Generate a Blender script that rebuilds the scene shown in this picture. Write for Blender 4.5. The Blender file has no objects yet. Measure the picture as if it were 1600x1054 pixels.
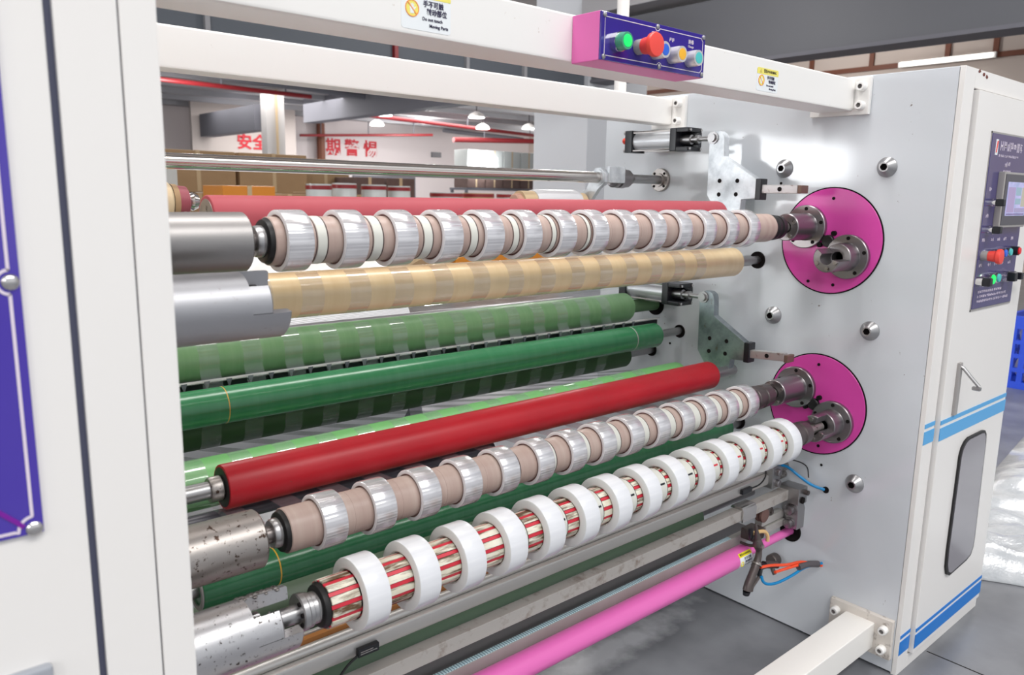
import bpy, bmesh, math, random
from mathutils import Vector, Matrix
random.seed(7)
PI = math.pi
SC = bpy.context.scene
COL = SC.collection

# ------------------------------------------------------------------ camera
cam_d = bpy.data.cameras.new('camera')
cam = bpy.data.objects.new('camera', cam_d)
COL.objects.link(cam)
cam_d.sensor_width = 36.0
cam_d.lens = 1221.6 / 1600 * 36.0
cam_d.clip_start = 0.02
cam_d.clip_end = 200
R_ = ((0.75527031, -0.65519855, 0.01678176),
      (-0.10548848, -0.14679158, -0.98352652),
      (0.64686857, 0.74105809, -0.17998322))
mw = Matrix(((R_[0][0], -R_[1][0], -R_[2][0], -2.13),
             (R_[0][1], -R_[1][1], -R_[2][1], 0.0),
             (R_[0][2], -R_[1][2], -R_[2][2], 1.31),
             (0, 0, 0, 1)))
cam.matrix_world = mw
cam_d.dof.use_dof = True
cam_d.dof.focus_distance = 1.75
cam_d.dof.aperture_fstop = 6.5
SC.camera = cam

# ------------------------------------------------------------------ world, lamps, exposure
world = bpy.data.worlds.new('world')
SC.world = world
world.use_nodes = True
bg = world.node_tree.nodes['Background']
bg.inputs[0].default_value = (0.93, 0.96, 1.0, 1)
bg.inputs[1].default_value = 0.93
SC.view_settings.view_transform = 'Standard'
SC.view_settings.look = 'None'
SC.view_settings.exposure = 0.0
SC.view_settings.gamma = 1.0
SC.view_settings.use_curve_mapping = False


def area(name, loc, rot, sx, sy, power, color=(1, 1, 1)):
    d = bpy.data.lights.new(name, 'AREA')
    d.shape = 'RECTANGLE'
    d.size = sx
    d.size_y = sy
    d.energy = power
    d.color = color
    o = bpy.data.objects.new(name, d)
    o.location = loc
    o.rotation_euler = rot
    COL.objects.link(o)
    return o


# rows of ceiling lamps over the aisle in front of the machine and over the machine
area('ceiling_lamp_light', (-1.2, -2.2, 5.0), (0, 0, 0), 5.0, 1.2, 230, (1.0, 0.98, 0.95))
area('ceiling_lamp_light', (-1.0, 1.6, 5.0), (0, 0, 0), 5.0, 0.8, 190, (1.0, 0.98, 0.96))
area('ceiling_lamp_light', (4.0, 20.0, 5.0), (0, 0, 0), 14.0, 3.0, 900, (1.0, 0.98, 0.96))
area('ceiling_lamp_light', (17.0, 32.0, 5.0), (0, 0, 0), 14.0, 6.0, 1500, (1.0, 0.98, 0.96))
# added fill lights without lamp fittings, brightening the hall and side plate
for lx, ly, lz, pw in ((-8, -4, 4.2, 260), (-7, 10, 4.2, 190), (-14, -3, 4.2, 220), (-1, 6, 4.2, 150), (5.5, 7, 4.2, 150), (4, 14, 4.2, 420),
                       (11.5, 8, 4.0, 130), (12, 17, 4.2, 110), (7, 26, 4.2, 200), (17, 27, 4.2, 260), (24, 25, 4.2, 360), (22, 35, 4.2, 420),
                       (13, 33.5, 4.2, 60), (31, 34, 4.2, 380), (5, 1.5, 4.2, 190)):
    d_ = bpy.data.lights.new('hall_fill_light', 'POINT')
    d_.energy = pw
    d_.shadow_soft_size = 0.35
    d_.color = (1.0, 0.98, 0.96)
    o_ = bpy.data.objects.new('hall_fill_light', d_)
    o_.location = (lx, ly, lz)
    COL.objects.link(o_)

# ------------------------------------------------------------------ materials
MATS = {}


def mat(name, col, rough=0.5, metal=0.0, spec=0.5, bump=0.0, bscale=60.0, bstretch=(1, 1, 1), mott=0.0,
        mscale=8.0, mcol=None, spots=0.0, spotcol=(0.1, 0.07, 0.05), sscale=25.0, coat=0.0, emit=0.0,
        alpha=1.0, trans=0.0, sstretch=(1, 1, 1), aniso=0.0, sedge=0.04, sss=0.0, ecol=None, rand=False):
    if name in MATS:
        return MATS[name]
    m = bpy.data.materials.new(name)
    m.use_nodes = True
    nt = m.node_tree
    b = nt.nodes['Principled BSDF']
    L = nt.links
    b.inputs['Base Color'].default_value = (*col, 1)
    b.inputs['Roughness'].default_value = rough
    b.inputs['Metallic'].default_value = metal
    b.inputs['Specular IOR Level'].default_value = spec
    b.inputs['Coat Weight'].default_value = coat
    b.inputs['Coat Roughness'].default_value = 0.08
    b.inputs['Alpha'].default_value = alpha
    b.inputs['Transmission Weight'].default_value = trans
    b.inputs['Subsurface Weight'].default_value = sss
    b.inputs['Subsurface Radius'].default_value = (0.01, 0.01, 0.01)
    if emit:
        b.inputs['Emission Color'].default_value = (*(ecol or col), 1)
        b.inputs['Emission Strength'].default_value = emit
    tc = None

    def coords(stretch):
        nonlocal tc
        if tc is None:
            tc = nt.nodes.new('ShaderNodeTexCoord')
        mp = nt.nodes.new('ShaderNodeMapping')
        mp.inputs['Scale'].default_value = stretch
        L.new(tc.outputs['Object'], mp.inputs['Vector'])
        if rand:
            oi = nt.nodes.new('ShaderNodeObjectInfo')
            mu = nt.nodes.new('ShaderNodeMath')
            mu.operation = 'MULTIPLY'
            mu.inputs[1].default_value = 37.0
            L.new(oi.outputs['Random'], mu.inputs[0])
            L.new(mu.outputs[0], mp.inputs['Location'])
        return mp.outputs['Vector']

    def noise(scale, stretch, detail=4, r=0.6):
        n = nt.nodes.new('ShaderNodeTexNoise')
        n.inputs['Scale'].default_value = scale
        n.inputs['Detail'].default_value = detail
        n.inputs['Roughness'].default_value = r
        L.new(coords(stretch), n.inputs['Vector'])
        return n.outputs['Fac']
    cur = None

    def mixc(fac, a, bcol):
        mx = nt.nodes.new('ShaderNodeMix')
        mx.data_type = 'RGBA'
        L.new(fac, mx.inputs['Factor'])
        if a is None:
            mx.inputs['A'].default_value = (*col, 1)
        else:
            L.new(a, mx.inputs['A'])
        mx.inputs['B'].default_value = (*bcol, 1)
        return mx.outputs['Result']

    def ramp(src, lo, hi, v0=0.0, v1=1.0):
        r = nt.nodes.new('ShaderNodeMapRange')
        r.inputs['From Min'].default_value = lo
        r.inputs['From Max'].default_value = hi
        r.inputs['To Min'].default_value = v0
        r.inputs['To Max'].default_value = v1
        L.new(src, r.inputs['Value'])
        return r.outputs['Result']
    if mott:
        c2 = mcol or tuple(max(0, c * 0.6) for c in col)
        cur = mixc(ramp(noise(mscale, bstretch), 0.38, 0.68, 0, mott), cur, c2)
    if spots:
        f = ramp(noise(sscale, sstretch, 6, 0.65), 0.70 - spots * 0.2, 0.70 - spots * 0.2 + sedge)
        cur = mixc(f, cur, spotcol)
    if cur is not None:
        L.new(cur, b.inputs['Base Color'])
    if bump:
        bn = nt.nodes.new('ShaderNodeBump')
        bn.inputs['Strength'].default_value = bump
        bn.inputs['Distance'].default_value = 0.002
        L.new(noise(bscale, bstretch, 3), bn.inputs['Height'])
        L.new(bn.outputs['Normal'], b.inputs['Normal'])
    MATS[name] = m
    return m


def srgb(r, g, b):
    def f(c):
        c /= 255.0
        return c / 12.92 if c <= 0.04045 else ((c + 0.055) / 1.055) ** 2.4
    return (f(r), f(g), f(b))


WHITE = mat('white_paint', srgb(232, 229, 226), 0.32, spec=0.45, bump=0.03, bscale=14, mott=0.10, mscale=3, mcol=srgb(222, 216, 208))
PLATE = mat('white_plate_paint', srgb(208, 212, 217), 0.13, spec=0.5, bump=0.12, bscale=9, spots=0.02, sscale=45,
            spotcol=srgb(120, 110, 105), sedge=0.02)
BEAMW = mat('white_beam_paint', srgb(236, 234, 231), 0.35, spec=0.4, spots=0.10, sscale=60, spotcol=srgb(190, 178, 165), sedge=0.08)
DIRTYW = mat('stained_white_paint', srgb(215, 208, 200), 0.5, spots=0.75, sscale=30, spotcol=srgb(115, 100, 90), sedge=0.15)
GAP = mat('dark_gap', srgb(70, 72, 92), 0.7)
BLACK = mat('black_rubber', srgb(28, 27, 28), 0.45, spec=0.4)
BLACKP = mat('black_plastic', srgb(24, 26, 32), 0.35)
HOLE = mat('dark_hole', srgb(28, 24, 24), 0.8, spec=0.1)
STEEL = mat('machined_steel', srgb(168, 167, 168), 0.36, 0.95, bump=0.05, bscale=120, spots=0.20, sscale=28,
            spotcol=srgb(90, 76, 66), sedge=0.14, bstretch=(1, 1, 1))
STEELU = mat('dull_steel', srgb(150, 147, 146), 0.42, 0.9, spots=0.30, sscale=40, spotcol=srgb(96, 82, 74), sedge=0.15, bump=0.1, bscale=40)
STEELD = mat('worn_steel', srgb(164, 158, 154), 0.40, 0.9, spots=0.60, sscale=85, spotcol=srgb(74, 58, 50), sedge=0.06, bump=0.2, bscale=40)
STEELB = mat('battered_steel', srgb(192, 191, 193), 0.36, 0.9, spots=0.50, sscale=150, spotcol=srgb(70, 62, 58), sedge=0.05, bump=0.35, bscale=30)
CHUCKR = mat('grey_chuck_steel', srgb(146, 142, 144), 0.33, 0.9, spots=0.45, sscale=22, spotcol=srgb(78, 66, 60), sedge=0.2)
SHINY = mat('polished_steel', srgb(205, 202, 200), 0.16, 1.0)
CHROME = mat('chrome', srgb(215, 214, 214), 0.12, 1.0)
RODM = mat('chromed_rod', srgb(214, 208, 203), 0.17, 1.0, spots=0.12, sscale=40, spotcol=srgb(90, 80, 70), sstretch=(0.3, 1, 1), sedge=0.03)
ALU = mat('brushed_aluminium', srgb(205, 203, 200), 0.42, 0.65, mott=0.35, mscale=12, mcol=srgb(175, 168, 160), bstretch=(0.1, 1, 1))
ALUD = mat('dirty_aluminium', srgb(190, 185, 180), 0.45, 0.5, spots=0.85, sscale=26, spotcol=srgb(128, 104, 88), sedge=0.25)
ZINC = mat('zinc_plate', srgb(222, 227, 231), 0.40, 0.5, mott=0.6, mscale=22, mcol=srgb(150, 158, 165))
ZINCD = mat('tarnished_zinc_plate', srgb(160, 170, 175), 0.36, 0.8, mott=0.7, mscale=22, mcol=srgb(100, 108, 112), spots=0.25, sscale=30,
            spotcol=srgb(110, 85, 65), sedge=0.1)
GREENL = mat('pale_green_rubber', srgb(124, 170, 118), 0.38, spec=0.5, mott=0.45, mscale=14, mcol=srgb(146, 188, 138), bstretch=(3, 0.15, 0.15))
GREEND = mat('deep_green_rubber', srgb(52, 122, 80), 0.22, spec=0.5, mott=0.30, mscale=12, mcol=srgb(76, 140, 98), bstretch=(3, 0.15, 0.15))
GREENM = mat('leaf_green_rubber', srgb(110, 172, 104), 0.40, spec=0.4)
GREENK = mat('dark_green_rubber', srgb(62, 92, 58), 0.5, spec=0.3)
CREAM = mat('cream_rubber', srgb(236, 212, 168), 0.26, spec=0.6, mott=0.5, mscale=9, mcol=srgb(220, 190, 142), bstretch=(2.4, 0.2, 0.2))
REDR = mat('red_rubber', srgb(176, 27, 39), 0.40, spec=0.35, bump=0.10, bscale=90, spots=0.16, sscale=130, spotcol=srgb(112, 70, 62),
           sedge=0.03, mott=0.35, mscale=7, mcol=srgb(148, 20, 32))
REDP = mat('pale_red_rubber', srgb(188, 86, 96), 0.6, spec=0.35, spots=0.06, sscale=60, spotcol=srgb(150, 120, 120), sedge=0.04,
           mott=0.4, mscale=6, mcol=srgb(178, 66, 78))  # paler, pinker red than the lower press roller's rubber
CORE = mat('rosy_core_plastic', srgb(168, 145, 136), 0.38, spec=0.4, mott=0.5, mscale=16, mcol=srgb(188, 172, 162), bstretch=(2.5, 0.12, 0.12))
COREE = mat('core_edge', srgb(120, 84, 80), 0.5)
MILK = mat('milky_plastic', srgb(206, 206, 198), 0.38, spec=0.4)
FILM = mat('tape_film', srgb(240, 239, 240), 0.18, spec=0.8, metal=0.6, bump=0.6, bscale=170, bstretch=(0.008, 1, 1), mott=0.85, mscale=80,
           mcol=srgb(176, 174, 180))
FILME = mat('tape_edge', srgb(226, 224, 226), 0.45)
FILMW = mat('white_tape_film', srgb(226, 227, 230), 0.26, spec=0.6, bump=0.25, bscale=60, bstretch=(0.06, 1, 1), mott=0.5, mscale=44,
            mcol=srgb(200, 202, 209))
FILMWE = mat('white_tape_edge', srgb(222, 224, 222), 0.45)
STRIPF = mat('clear_film', srgb(222, 226, 232), 0.12, spec=0.6, alpha=0.30)
def clear_film():
    m = STRIPF
    nt = m.node_tree
    b = nt.nodes['Principled BSDF']
    b.inputs['Alpha'].default_value = 1.0
    b.inputs['Base Color'].default_value = (*srgb(225, 230, 236), 1)
    out = nt.nodes['Material Output']
    tr = nt.nodes.new('ShaderNodeBsdfTransparent')
    gl = nt.nodes.new('ShaderNodeBsdfGlossy')
    gl.inputs['Roughness'].default_value = 0.10
    lw = nt.nodes.new('ShaderNodeLayerWeight')
    lw.inputs['Blend'].default_value = 0.25
    fr = nt.nodes.new('ShaderNodeMapRange')
    fr.inputs['To Min'].default_value = 0.03
    fr.inputs['To Max'].default_value = 0.6
    nt.links.new(lw.outputs['Facing'], fr.inputs['Value'])
    m1 = nt.nodes.new('ShaderNodeMixShader')
    nt.links.new(fr.outputs[0], m1.inputs[0])
    nt.links.new(tr.outputs[0], m1.inputs[1])
    nt.links.new(gl.outputs[0], m1.inputs[2])
    m2 = nt.nodes.new('ShaderNodeMixShader')
    m2.inputs[0].default_value = 0.09
    nt.links.new(m1.outputs[0], m2.inputs[1])
    nt.links.new(b.outputs[0], m2.inputs[2])
    nt.links.new(m2.outputs[0], out.inputs['Surface'])


clear_film()
WEB = mat('white_film_web', srgb(240, 241, 244), 0.25, spec=0.5)
PAD = mat('burnt_pad', srgb(226, 223, 208), 0.45, spots=1.15, sscale=30, spotcol=srgb(96, 70, 44), sedge=0.12, sstretch=(0.35, 2.2, 2.2), rand=True,
          mott=0.5, mscale=25, mcol=srgb(196, 180, 146))
REDSTRIP = mat('red_strip', srgb(196, 40, 58), 0.4)
MAGENTA = mat('magenta_paint', srgb(218, 74, 168), 0.30, spec=0.5, mott=0.25, mscale=9, mcol=srgb(204, 60, 154), spots=0.03, sscale=30,
              spotcol=srgb(110, 40, 90))
PINK = mat('pink_paint', srgb(226, 108, 182), 0.30, spec=0.5, spots=0.03, sscale=24, spotcol=srgb(190, 110, 130), sedge=0.1)
PINKB = mat('pink_box_paint', srgb(230, 112, 182), 0.35, spec=0.5, spots=0.03, sscale=24, spotcol=srgb(240, 180, 215), sedge=0.02)
PURPLE = mat('purple_panel', srgb(56, 40, 138), 0.10, spec=0.6, coat=0.4)
PURPLEL = mat('violet_panel', srgb(70, 52, 160), 0.12, spec=0.5, coat=0.3)
PURPLED = mat('indigo_panel', srgb(72, 66, 118), 0.12, spec=0.6, coat=0.5, mott=0.5, mscale=6, mcol=srgb(58, 44, 108))
LINE = mat('pale_line', srgb(222, 210, 222), 0.4)
INK = mat('dark_ink', srgb(40, 34, 70), 0.6)
INKK = mat('black_ink', srgb(48, 42, 30), 0.6)
LABELW = mat('white_label', srgb(232, 236, 238), 0.35)
LABELY = mat('yellow_label', srgb(238, 226, 112), 0.4)
LABELYB = mat('bright_yellow_label', srgb(240, 222, 40), 0.4)
ORANGE = mat('orange_ink', srgb(240, 150, 80), 0.5)
BLUE = mat('blue_stripe', srgb(82, 166, 222), 0.4)
BLUED = mat('strong_blue_stripe', srgb(0, 118, 205), 0.4)
GLASS = mat('grey_window_glass', srgb(140, 137, 143), 0.12, spec=0.7)
BTN_G = mat('lit_green_button', srgb(0, 215, 90), 0.3, emit=0.9, ecol=srgb(0, 220, 90))
RINGM = mat('silver_ring', srgb(214, 212, 214), 0.28, 0.5)
BTN_GR = mat('green_ring', srgb(70, 150, 120), 0.25)
BTN_R = mat('red_button', srgb(236, 72, 62), 0.4)
BTN_RB = mat('bright_red_button', srgb(230, 30, 40), 0.3)
BTN_B = mat('blue_button', srgb(40, 100, 215), 0.3)
BTN_Y = mat('yellow_button', srgb(243, 180, 40), 0.35)
BTN_T = mat('teal_button', srgb(75, 190, 190), 0.35)
SCREEN = mat('lit_screen', srgb(150, 160, 200), 0.2, emit=0.30, mott=0.9, mscale=26, mcol=srgb(205, 190, 235))
GREYP = mat('grey_plastic', srgb(160, 156, 154), 0.4)
DGREY = mat('dark_grey_plastic', srgb(78, 76, 84), 0.35)
HOSEB = mat('blue_hose', srgb(0, 130, 190), 0.35)
HOSEO = mat('orange_hose', srgb(238, 80, 40), 0.35)
GUNM = mat('grimy_gun_metal', srgb(96, 88, 86), 0.4, 0.6, spots=0.5, sscale=50, spotcol=srgb(50, 40, 36), sedge=0.1)
TAN = mat('tan_plastic', srgb(222, 184, 128), 0.45)
BROWN = mat('brown_rail', srgb(160, 104, 50), 0.6)
CARD = mat('cardboard', srgb(178, 148, 112), 0.8, mott=0.4, mscale=2, mcol=srgb(158, 128, 94))
CARDL = mat('pale_cardboard', srgb(206, 182, 146), 0.8)
CARDD = mat('dark_brown_carton', srgb(110, 88, 82), 0.7, mott=0.5, mscale=3, mcol=srgb(80, 62, 58))
WRAP = mat('stretch_wrap', srgb(206, 210, 208), 0.25, bump=0.8, bscale=9)
ORANGEC = mat('orange_carton', srgb(226, 142, 40), 0.5)
WALL = mat('wall_paint', srgb(222, 214, 214), 0.8)
WALLB = mat('beige_wall', srgb(214, 200, 190), 0.8)
CEIL = mat('ceiling_paint', srgb(170, 166, 166), 0.9)
SOFFIT = mat('grey_soffit', srgb(112, 112, 120), 0.7)
GIRDER = mat('dark_grey_girder', srgb(98, 100, 106), 0.55)
DUCT = mat('grey_duct', srgb(160, 160, 164), 0.6)
COLM = mat('column_paint', srgb(204, 208, 214), 0.7)
COLW = mat('white_column_paint', srgb(206, 202, 200), 0.7)
REDPIPE = mat('red_pipe', srgb(146, 36, 42), 0.4)
REDCH = mat('red_characters', srgb(200, 36, 50), 0.6)
BROWNW = mat('brown_mullion', srgb(120, 70, 50), 0.6)
LAMPM = mat('lamp_glow', (1, 1, 0.97), 0.5, emit=6.0)
DAY = mat('daylight_glass', (1, 1, 1), 0.5, emit=24.0, ecol=(0.95, 0.98, 1.0))
CRATE = mat('blue_crate_plastic', srgb(42, 82, 220), 0.4)
BAGW = mat('white_plastic_bag', srgb(232, 234, 240), 0.35, bump=0.8, bscale=12)
BUBBLE = mat('bubble_wrap', srgb(186, 190, 194), 0.16, spec=0.9, bump=1.0, bscale=70, mott=0.7, mscale=16, mcol=srgb(214, 216, 218))


def floor_material():
    m = bpy.data.materials.new('epoxy_floor')
    m.use_nodes = True
    nt = m.node_tree
    b = nt.nodes['Principled BSDF']
    tc = nt.nodes.new('ShaderNodeTexCoord')
    n1 = nt.nodes.new('ShaderNodeTexNoise')
    n1.inputs['Scale'].default_value = 3.2
    n1.inputs['Detail'].default_value = 6
    nt.links.new(tc.outputs['Object'], n1.inputs['Vector'])
    r1 = nt.nodes.new('ShaderNodeValToRGB')
    r1.color_ramp.elements[0].position = 0.3
    r1.color_ramp.elements[0].color = (*srgb(98, 99, 104), 1)
    r1.color_ramp.elements[1].position = 0.72
    r1.color_ramp.elements[1].color = (*srgb(140, 142, 147), 1)
    nt.links.new(n1.outputs['Fac'], r1.inputs['Fac'])
    # a chalky white streak on the floor under the machine
    mp = nt.nodes.new('ShaderNodeMapping')
    mp.inputs['Location'].default_value = (0.55, -1.38, 0)
    nt.links.new(tc.outputs['Object'], mp.inputs['Vector'])
    mp2 = nt.nodes.new('ShaderNodeMapping')
    mp2.vector_type = 'POINT'
    mp2.inputs['Scale'].default_value = (1.9, 13.0, 1)
    nt.links.new(mp.outputs['Vector'], mp2.inputs['Vector'])
    ln = nt.nodes.new('ShaderNodeVectorMath')
    ln.operation = 'LENGTH'
    nt.links.new(mp2.outputs['Vector'], ln.inputs[0])
    n2 = nt.nodes.new('ShaderNodeTexNoise')
    n2.inputs['Scale'].default_value = 18
    n2.inputs['Detail'].default_value = 5
    nt.links.new(tc.outputs['Object'], n2.inputs['Vector'])
    ad = nt.nodes.new('ShaderNodeMath')
    ad.operation = 'ADD'
    nt.links.new(ln.outputs['Value'], ad.inputs[0])
    nt.links.new(n2.outputs['Fac'], ad.inputs[1])
    mr = nt.nodes.new('ShaderNodeMapRange')
    mr.inputs['From Min'].default_value = 1.45
    mr.inputs['From Max'].default_value = 0.75
    nt.links.new(ad.outputs[0], mr.inputs['Value'])
    mx = nt.nodes.new('ShaderNodeMix')
    mx.data_type = 'RGBA'
    nt.links.new(mr.outputs['Result'], mx.inputs['Factor'])
    nt.links.new(r1.outputs['Color'], mx.inputs['A'])
    mx.inputs['B'].default_value = (*srgb(205, 206, 210), 1)
    nt.links.new(mx.outputs['Result'], b.inputs['Base Color'])
    b.inputs['Roughness'].default_value = 0.32
    return m


def ruler_material():
    m = bpy.data.materials.new('measuring_tape_print')
    m.use_nodes = True
    nt = m.node_tree
    b = nt.nodes['Principled BSDF']
    tc = nt.nodes.new('ShaderNodeTexCoord')
    w = nt.nodes.new('ShaderNodeTexWave')
    w.inputs['Scale'].default_value = 46.0
    nt.links.new(tc.outputs['Object'], w.inputs['Vector'])
    r = nt.nodes.new('ShaderNodeValToRGB')
    r.color_ramp.interpolation = 'CONSTANT'
    r.color_ramp.elements[0].color = (*srgb(118, 150, 165), 1)
    r.color_ramp.elements[1].position = 0.3
    r.color_ramp.elements[1].color = (*srgb(200, 224, 232), 1)
    nt.links.new(w.outputs['Fac'], r.inputs['Fac'])
    nt.links.new(r.outputs['Color'], b.inputs['Base Color'])
    b.inputs['Roughness'].default_value = 0.35
    return m


# ------------------------------------------------------------------ mesh helpers
class MB:
    def __init__(self):
        self.v = []
        self.f = []
        self.weighted = False

    def add(self, vs, fs):
        n = len(self.v)
        self.v += [tuple(p) for p in vs]
        self.f += [tuple(i + n for i in f) for f in fs]
        return self

    def box(self, x0, x1, y0, y1, z0, z1, bev=0.0, rot=None):
        bm = bmesh.new()
        vs = [bm.verts.new(p) for p in ((x0, y0, z0), (x1, y0, z0), (x1, y1, z0), (x0, y1, z0),
                                        (x0, y0, z1), (x1, y0, z1), (x1, y1, z1), (x0, y1, z1))]
        for q in ((3, 2, 1, 0), (4, 5, 6, 7), (0, 1, 5, 4), (1, 2, 6, 5), (2, 3, 7, 6), (3, 0, 4, 7)):
            bm.faces.new([vs[i] for i in q])
        if bev:
            self.weighted = True
            bmesh.ops.bevel(bm, geom=bm.edges[:], offset=bev, segments=2, affect='EDGES', profile=0.5)
        if rot is not None:
            c = Vector(((x0 + x1) / 2, (y0 + y1) / 2, (z0 + z1) / 2))
            for v in bm.verts:
                v.co = rot @ (v.co - c) + c
        bm.verts.index_update()
        self.add([v.co[:] for v in bm.verts], [[v.index for v in f.verts] for f in bm.faces])
        bm.free()
        return self

    def rev(self, o, axis, prof, seg=32, a0=0.0, a1=None, closed=False):
        """revolve profile [(t, r)] about axis through o; a partial turn gets end caps (profile treated as a loop)"""
        o = Vector(o)
        ax = Vector(axis).normalized()
        if abs(ax.x) > 0.9:
            u, w = Vector((0, 1, 0)), Vector((0, 0, 1))
        elif abs(ax.y) > 0.9:
            u, w = Vector((1, 0, 0)), Vector((0, 0, 1))
        elif abs(ax.z) > 0.9:
            u, w = Vector((1, 0, 0)), Vector((0, 1, 0))
        else:
            u = ax.orthogonal().normalized()
            w = ax.cross(u)
        full = a1 is None
        n = seg if full else seg + 1
        if full:
            a1 = a0 + 2 * PI
        vs, fs = [], []
        idx = []
        for t, r in prof:
            row = []
            if r < 1e-9:
                vs.append(o + ax * t)
                row = [len(vs) - 1] * n
            else:
                for i in range(n):
                    a = a0 + (a1 - a0) * i / seg
                    vs.append(o + ax * t + (u * math.cos(a) + w * math.sin(a)) * r)
                    row.append(len(vs) - 1)
            idx.append(row)
        pairs = list(zip(idx[:-1], idx[1:]))
        if closed:
            pairs.append((idx[-1], idx[0]))
        for A, B in pairs:
            for i in range(seg):
                j = (i + 1) % n
                q = []
                for k in (A[i], A[j], B[j], B[i]):
                    if k not in q:
                        q.append(k)
                if len(q) > 2:
                    fs.append(q)
        if not full:
            for k in (0, n - 1):
                q = []
                for row in idx:
                    if row[k] not in q:
                        q.append(row[k])
                if len(q) > 2:
                    fs.append(q if k == 0 else q[::-1])
        return self.add(vs, fs)

    def cyl(self, p0, p1, r0, r1=None, seg=24, bev=0.0):
        p0, p1 = Vector(p0), Vector(p1)
        h = (p1 - p0).length
        r1 = r0 if r1 is None else r1
        pr = [(0, 0), (0, r0), (h, r1), (h, 0)] if not bev else \
            [(0, 0), (0, r0 - bev), (bev, r0), (h - bev, r1), (h, r1 - bev), (h, 0)]
        return self.rev(p0, p1 - p0, pr, seg)

    def sph(self, c, r, seg=16, rings=8, sc=(1, 1, 1)):
        c = Vector(c)
        vs = [c + Vector((0, 0, -r * sc[2]))]
        for i in range(1, rings):
            p = -PI / 2 + PI * i / rings
            for j in range(seg):
                a = 2 * PI * j / seg
                vs.append(c + Vector((math.cos(p) * math.cos(a) * r * sc[0], math.cos(p) * math.sin(a) * r * sc[1], math.sin(p) * r * sc[2])))
        vs.append(c + Vector((0, 0, r * sc[2])))
        fs = []
        for j in range(seg):
            k = (j + 1) % seg
            fs.append((0, 1 + k, 1 + j))
            for i in range(rings - 2):
                b = 1 + i * seg
                fs.append((b + j, b + k, b + seg + k, b + seg + j))
            b = 1 + (rings - 2) * seg
            fs.append((b + j, b + k, len(vs) - 1))
        return self.add(vs, fs)

    def tube(self, pts, r, seg=8, smooth=4, radii=None):
        P = [Vector(p) for p in pts]
        if smooth and len(P) > 2:
            Q = []
            for i in range(len(P) - 1):
                a, b, c, d = P[max(i - 1, 0)], P[i], P[i + 1], P[min(i + 2, len(P) - 1)]
                for s in range(smooth):
                    t = s / smooth
                    Q.append(0.5 * ((2 * b) + (c - a) * t + (2 * a - 5 * b + 4 * c - d) * t * t + (3 * b - a - 3 * c + d) * t ** 3))
            Q.append(P[-1])
            if radii:
                radii = [radii[min(int(i / smooth), len(radii) - 2)] * (1 - (i / smooth - min(int(i / smooth), len(radii) - 2))) +
                         radii[min(int(i / smooth), len(radii) - 2) + 1] * (i / smooth - min(int(i / smooth), len(radii) - 2)) for i in range(len(Q))]
            P = Q
        up = Vector((0.123, 0.41, 0.9)).normalized()
        vs, fs = [], []
        for i, p in enumerate(P):
            t = (P[min(i + 1, len(P) - 1)] - P[max(i - 1, 0)]).normalized()
            u = (up - t * up.dot(t)).normalized()
            up = u
            w = t.cross(u)
            rr = radii[i] if radii else r
            for j in range(seg):
                a = 2 * PI * j / seg
                vs.append(p + (u * math.cos(a) + w * math.sin(a)) * rr)
        for i in range(len(P) - 1):
            for j in range(seg):
                k = (j + 1) % seg
                fs.append((i * seg + j, i * seg + k, (i + 1) * seg + k, (i + 1) * seg + j))
        fs.append(tuple(range(seg))[::-1])
        fs.append(tuple(range((len(P) - 1) * seg, len(P) * seg)))
        return self.add(vs, fs)

    def prism(self, poly, plane, lo, hi, bev=0.0):
        """extrude a polygon given in ('yz' | 'xz' | 'xy') along the remaining axis from lo to hi"""
        def P(a, b, c):
            return {'yz': (c, a, b), 'xz': (a, c, b), 'xy': (a, b, c)}[plane]
        bm = bmesh.new()
        A = [bm.verts.new(P(a, b, lo)) for a, b in poly]
        B = [bm.verts.new(P(a, b, hi)) for a, b in poly]
        bm.faces.new(A[::-1])
        bm.faces.new(B)
        n = len(poly)
        for i in range(n):
            bm.faces.new((A[i], A[(i + 1) % n], B[(i + 1) % n], B[i]))
        bmesh.ops.recalc_face_normals(bm, faces=bm.faces[:])
        if bev:
            self.weighted = True
            es = [e for e in bm.edges if (e.verts[0] in A) == (e.verts[1] in A)]
            bmesh.ops.bevel(bm, geom=es, offset=bev, segments=2, affect='EDGES', profile=0.5)
        bm.verts.index_update()
        self.add([v.co[:] for v in bm.verts], [[v.index for v in f.verts] for f in bm.faces])
        bm.free()
        return self


WLOC = {}


def weight_normals(me, sharp):
    """area-weighted corner normals so the big flat faces of bevelled parts shade flat"""
    cs = math.cos(math.radians(sharp))
    nf = [p.normal.copy() for p in me.polygons]
    ar = [p.area for p in me.polygons]
    vf = [[] for _ in me.vertices]
    for p in me.polygons:
        for v in p.vertices:
            vf[v].append(p.index)
    out = []
    for p in me.polygons:
        n0 = nf[p.index]
        for v in p.vertices:
            a = Vector((0, 0, 0))
            for q in vf[v]:
                if nf[q].dot(n0) > cs:
                    a += nf[q] * ar[q]
            out.append(a.normalized() if a.length > 0 else n0)
    me.normals_split_custom_set(out)


def finish(me, sharp):
    bm = bmesh.new()
    bm.from_mesh(me)
    bmesh.ops.recalc_face_normals(bm, faces=bm.faces[:])
    bm.to_mesh(me)
    bm.free()
    for p in me.polygons:
        p.use_smooth = True
    me.set_sharp_from_angle(angle=math.radians(sharp))


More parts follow.
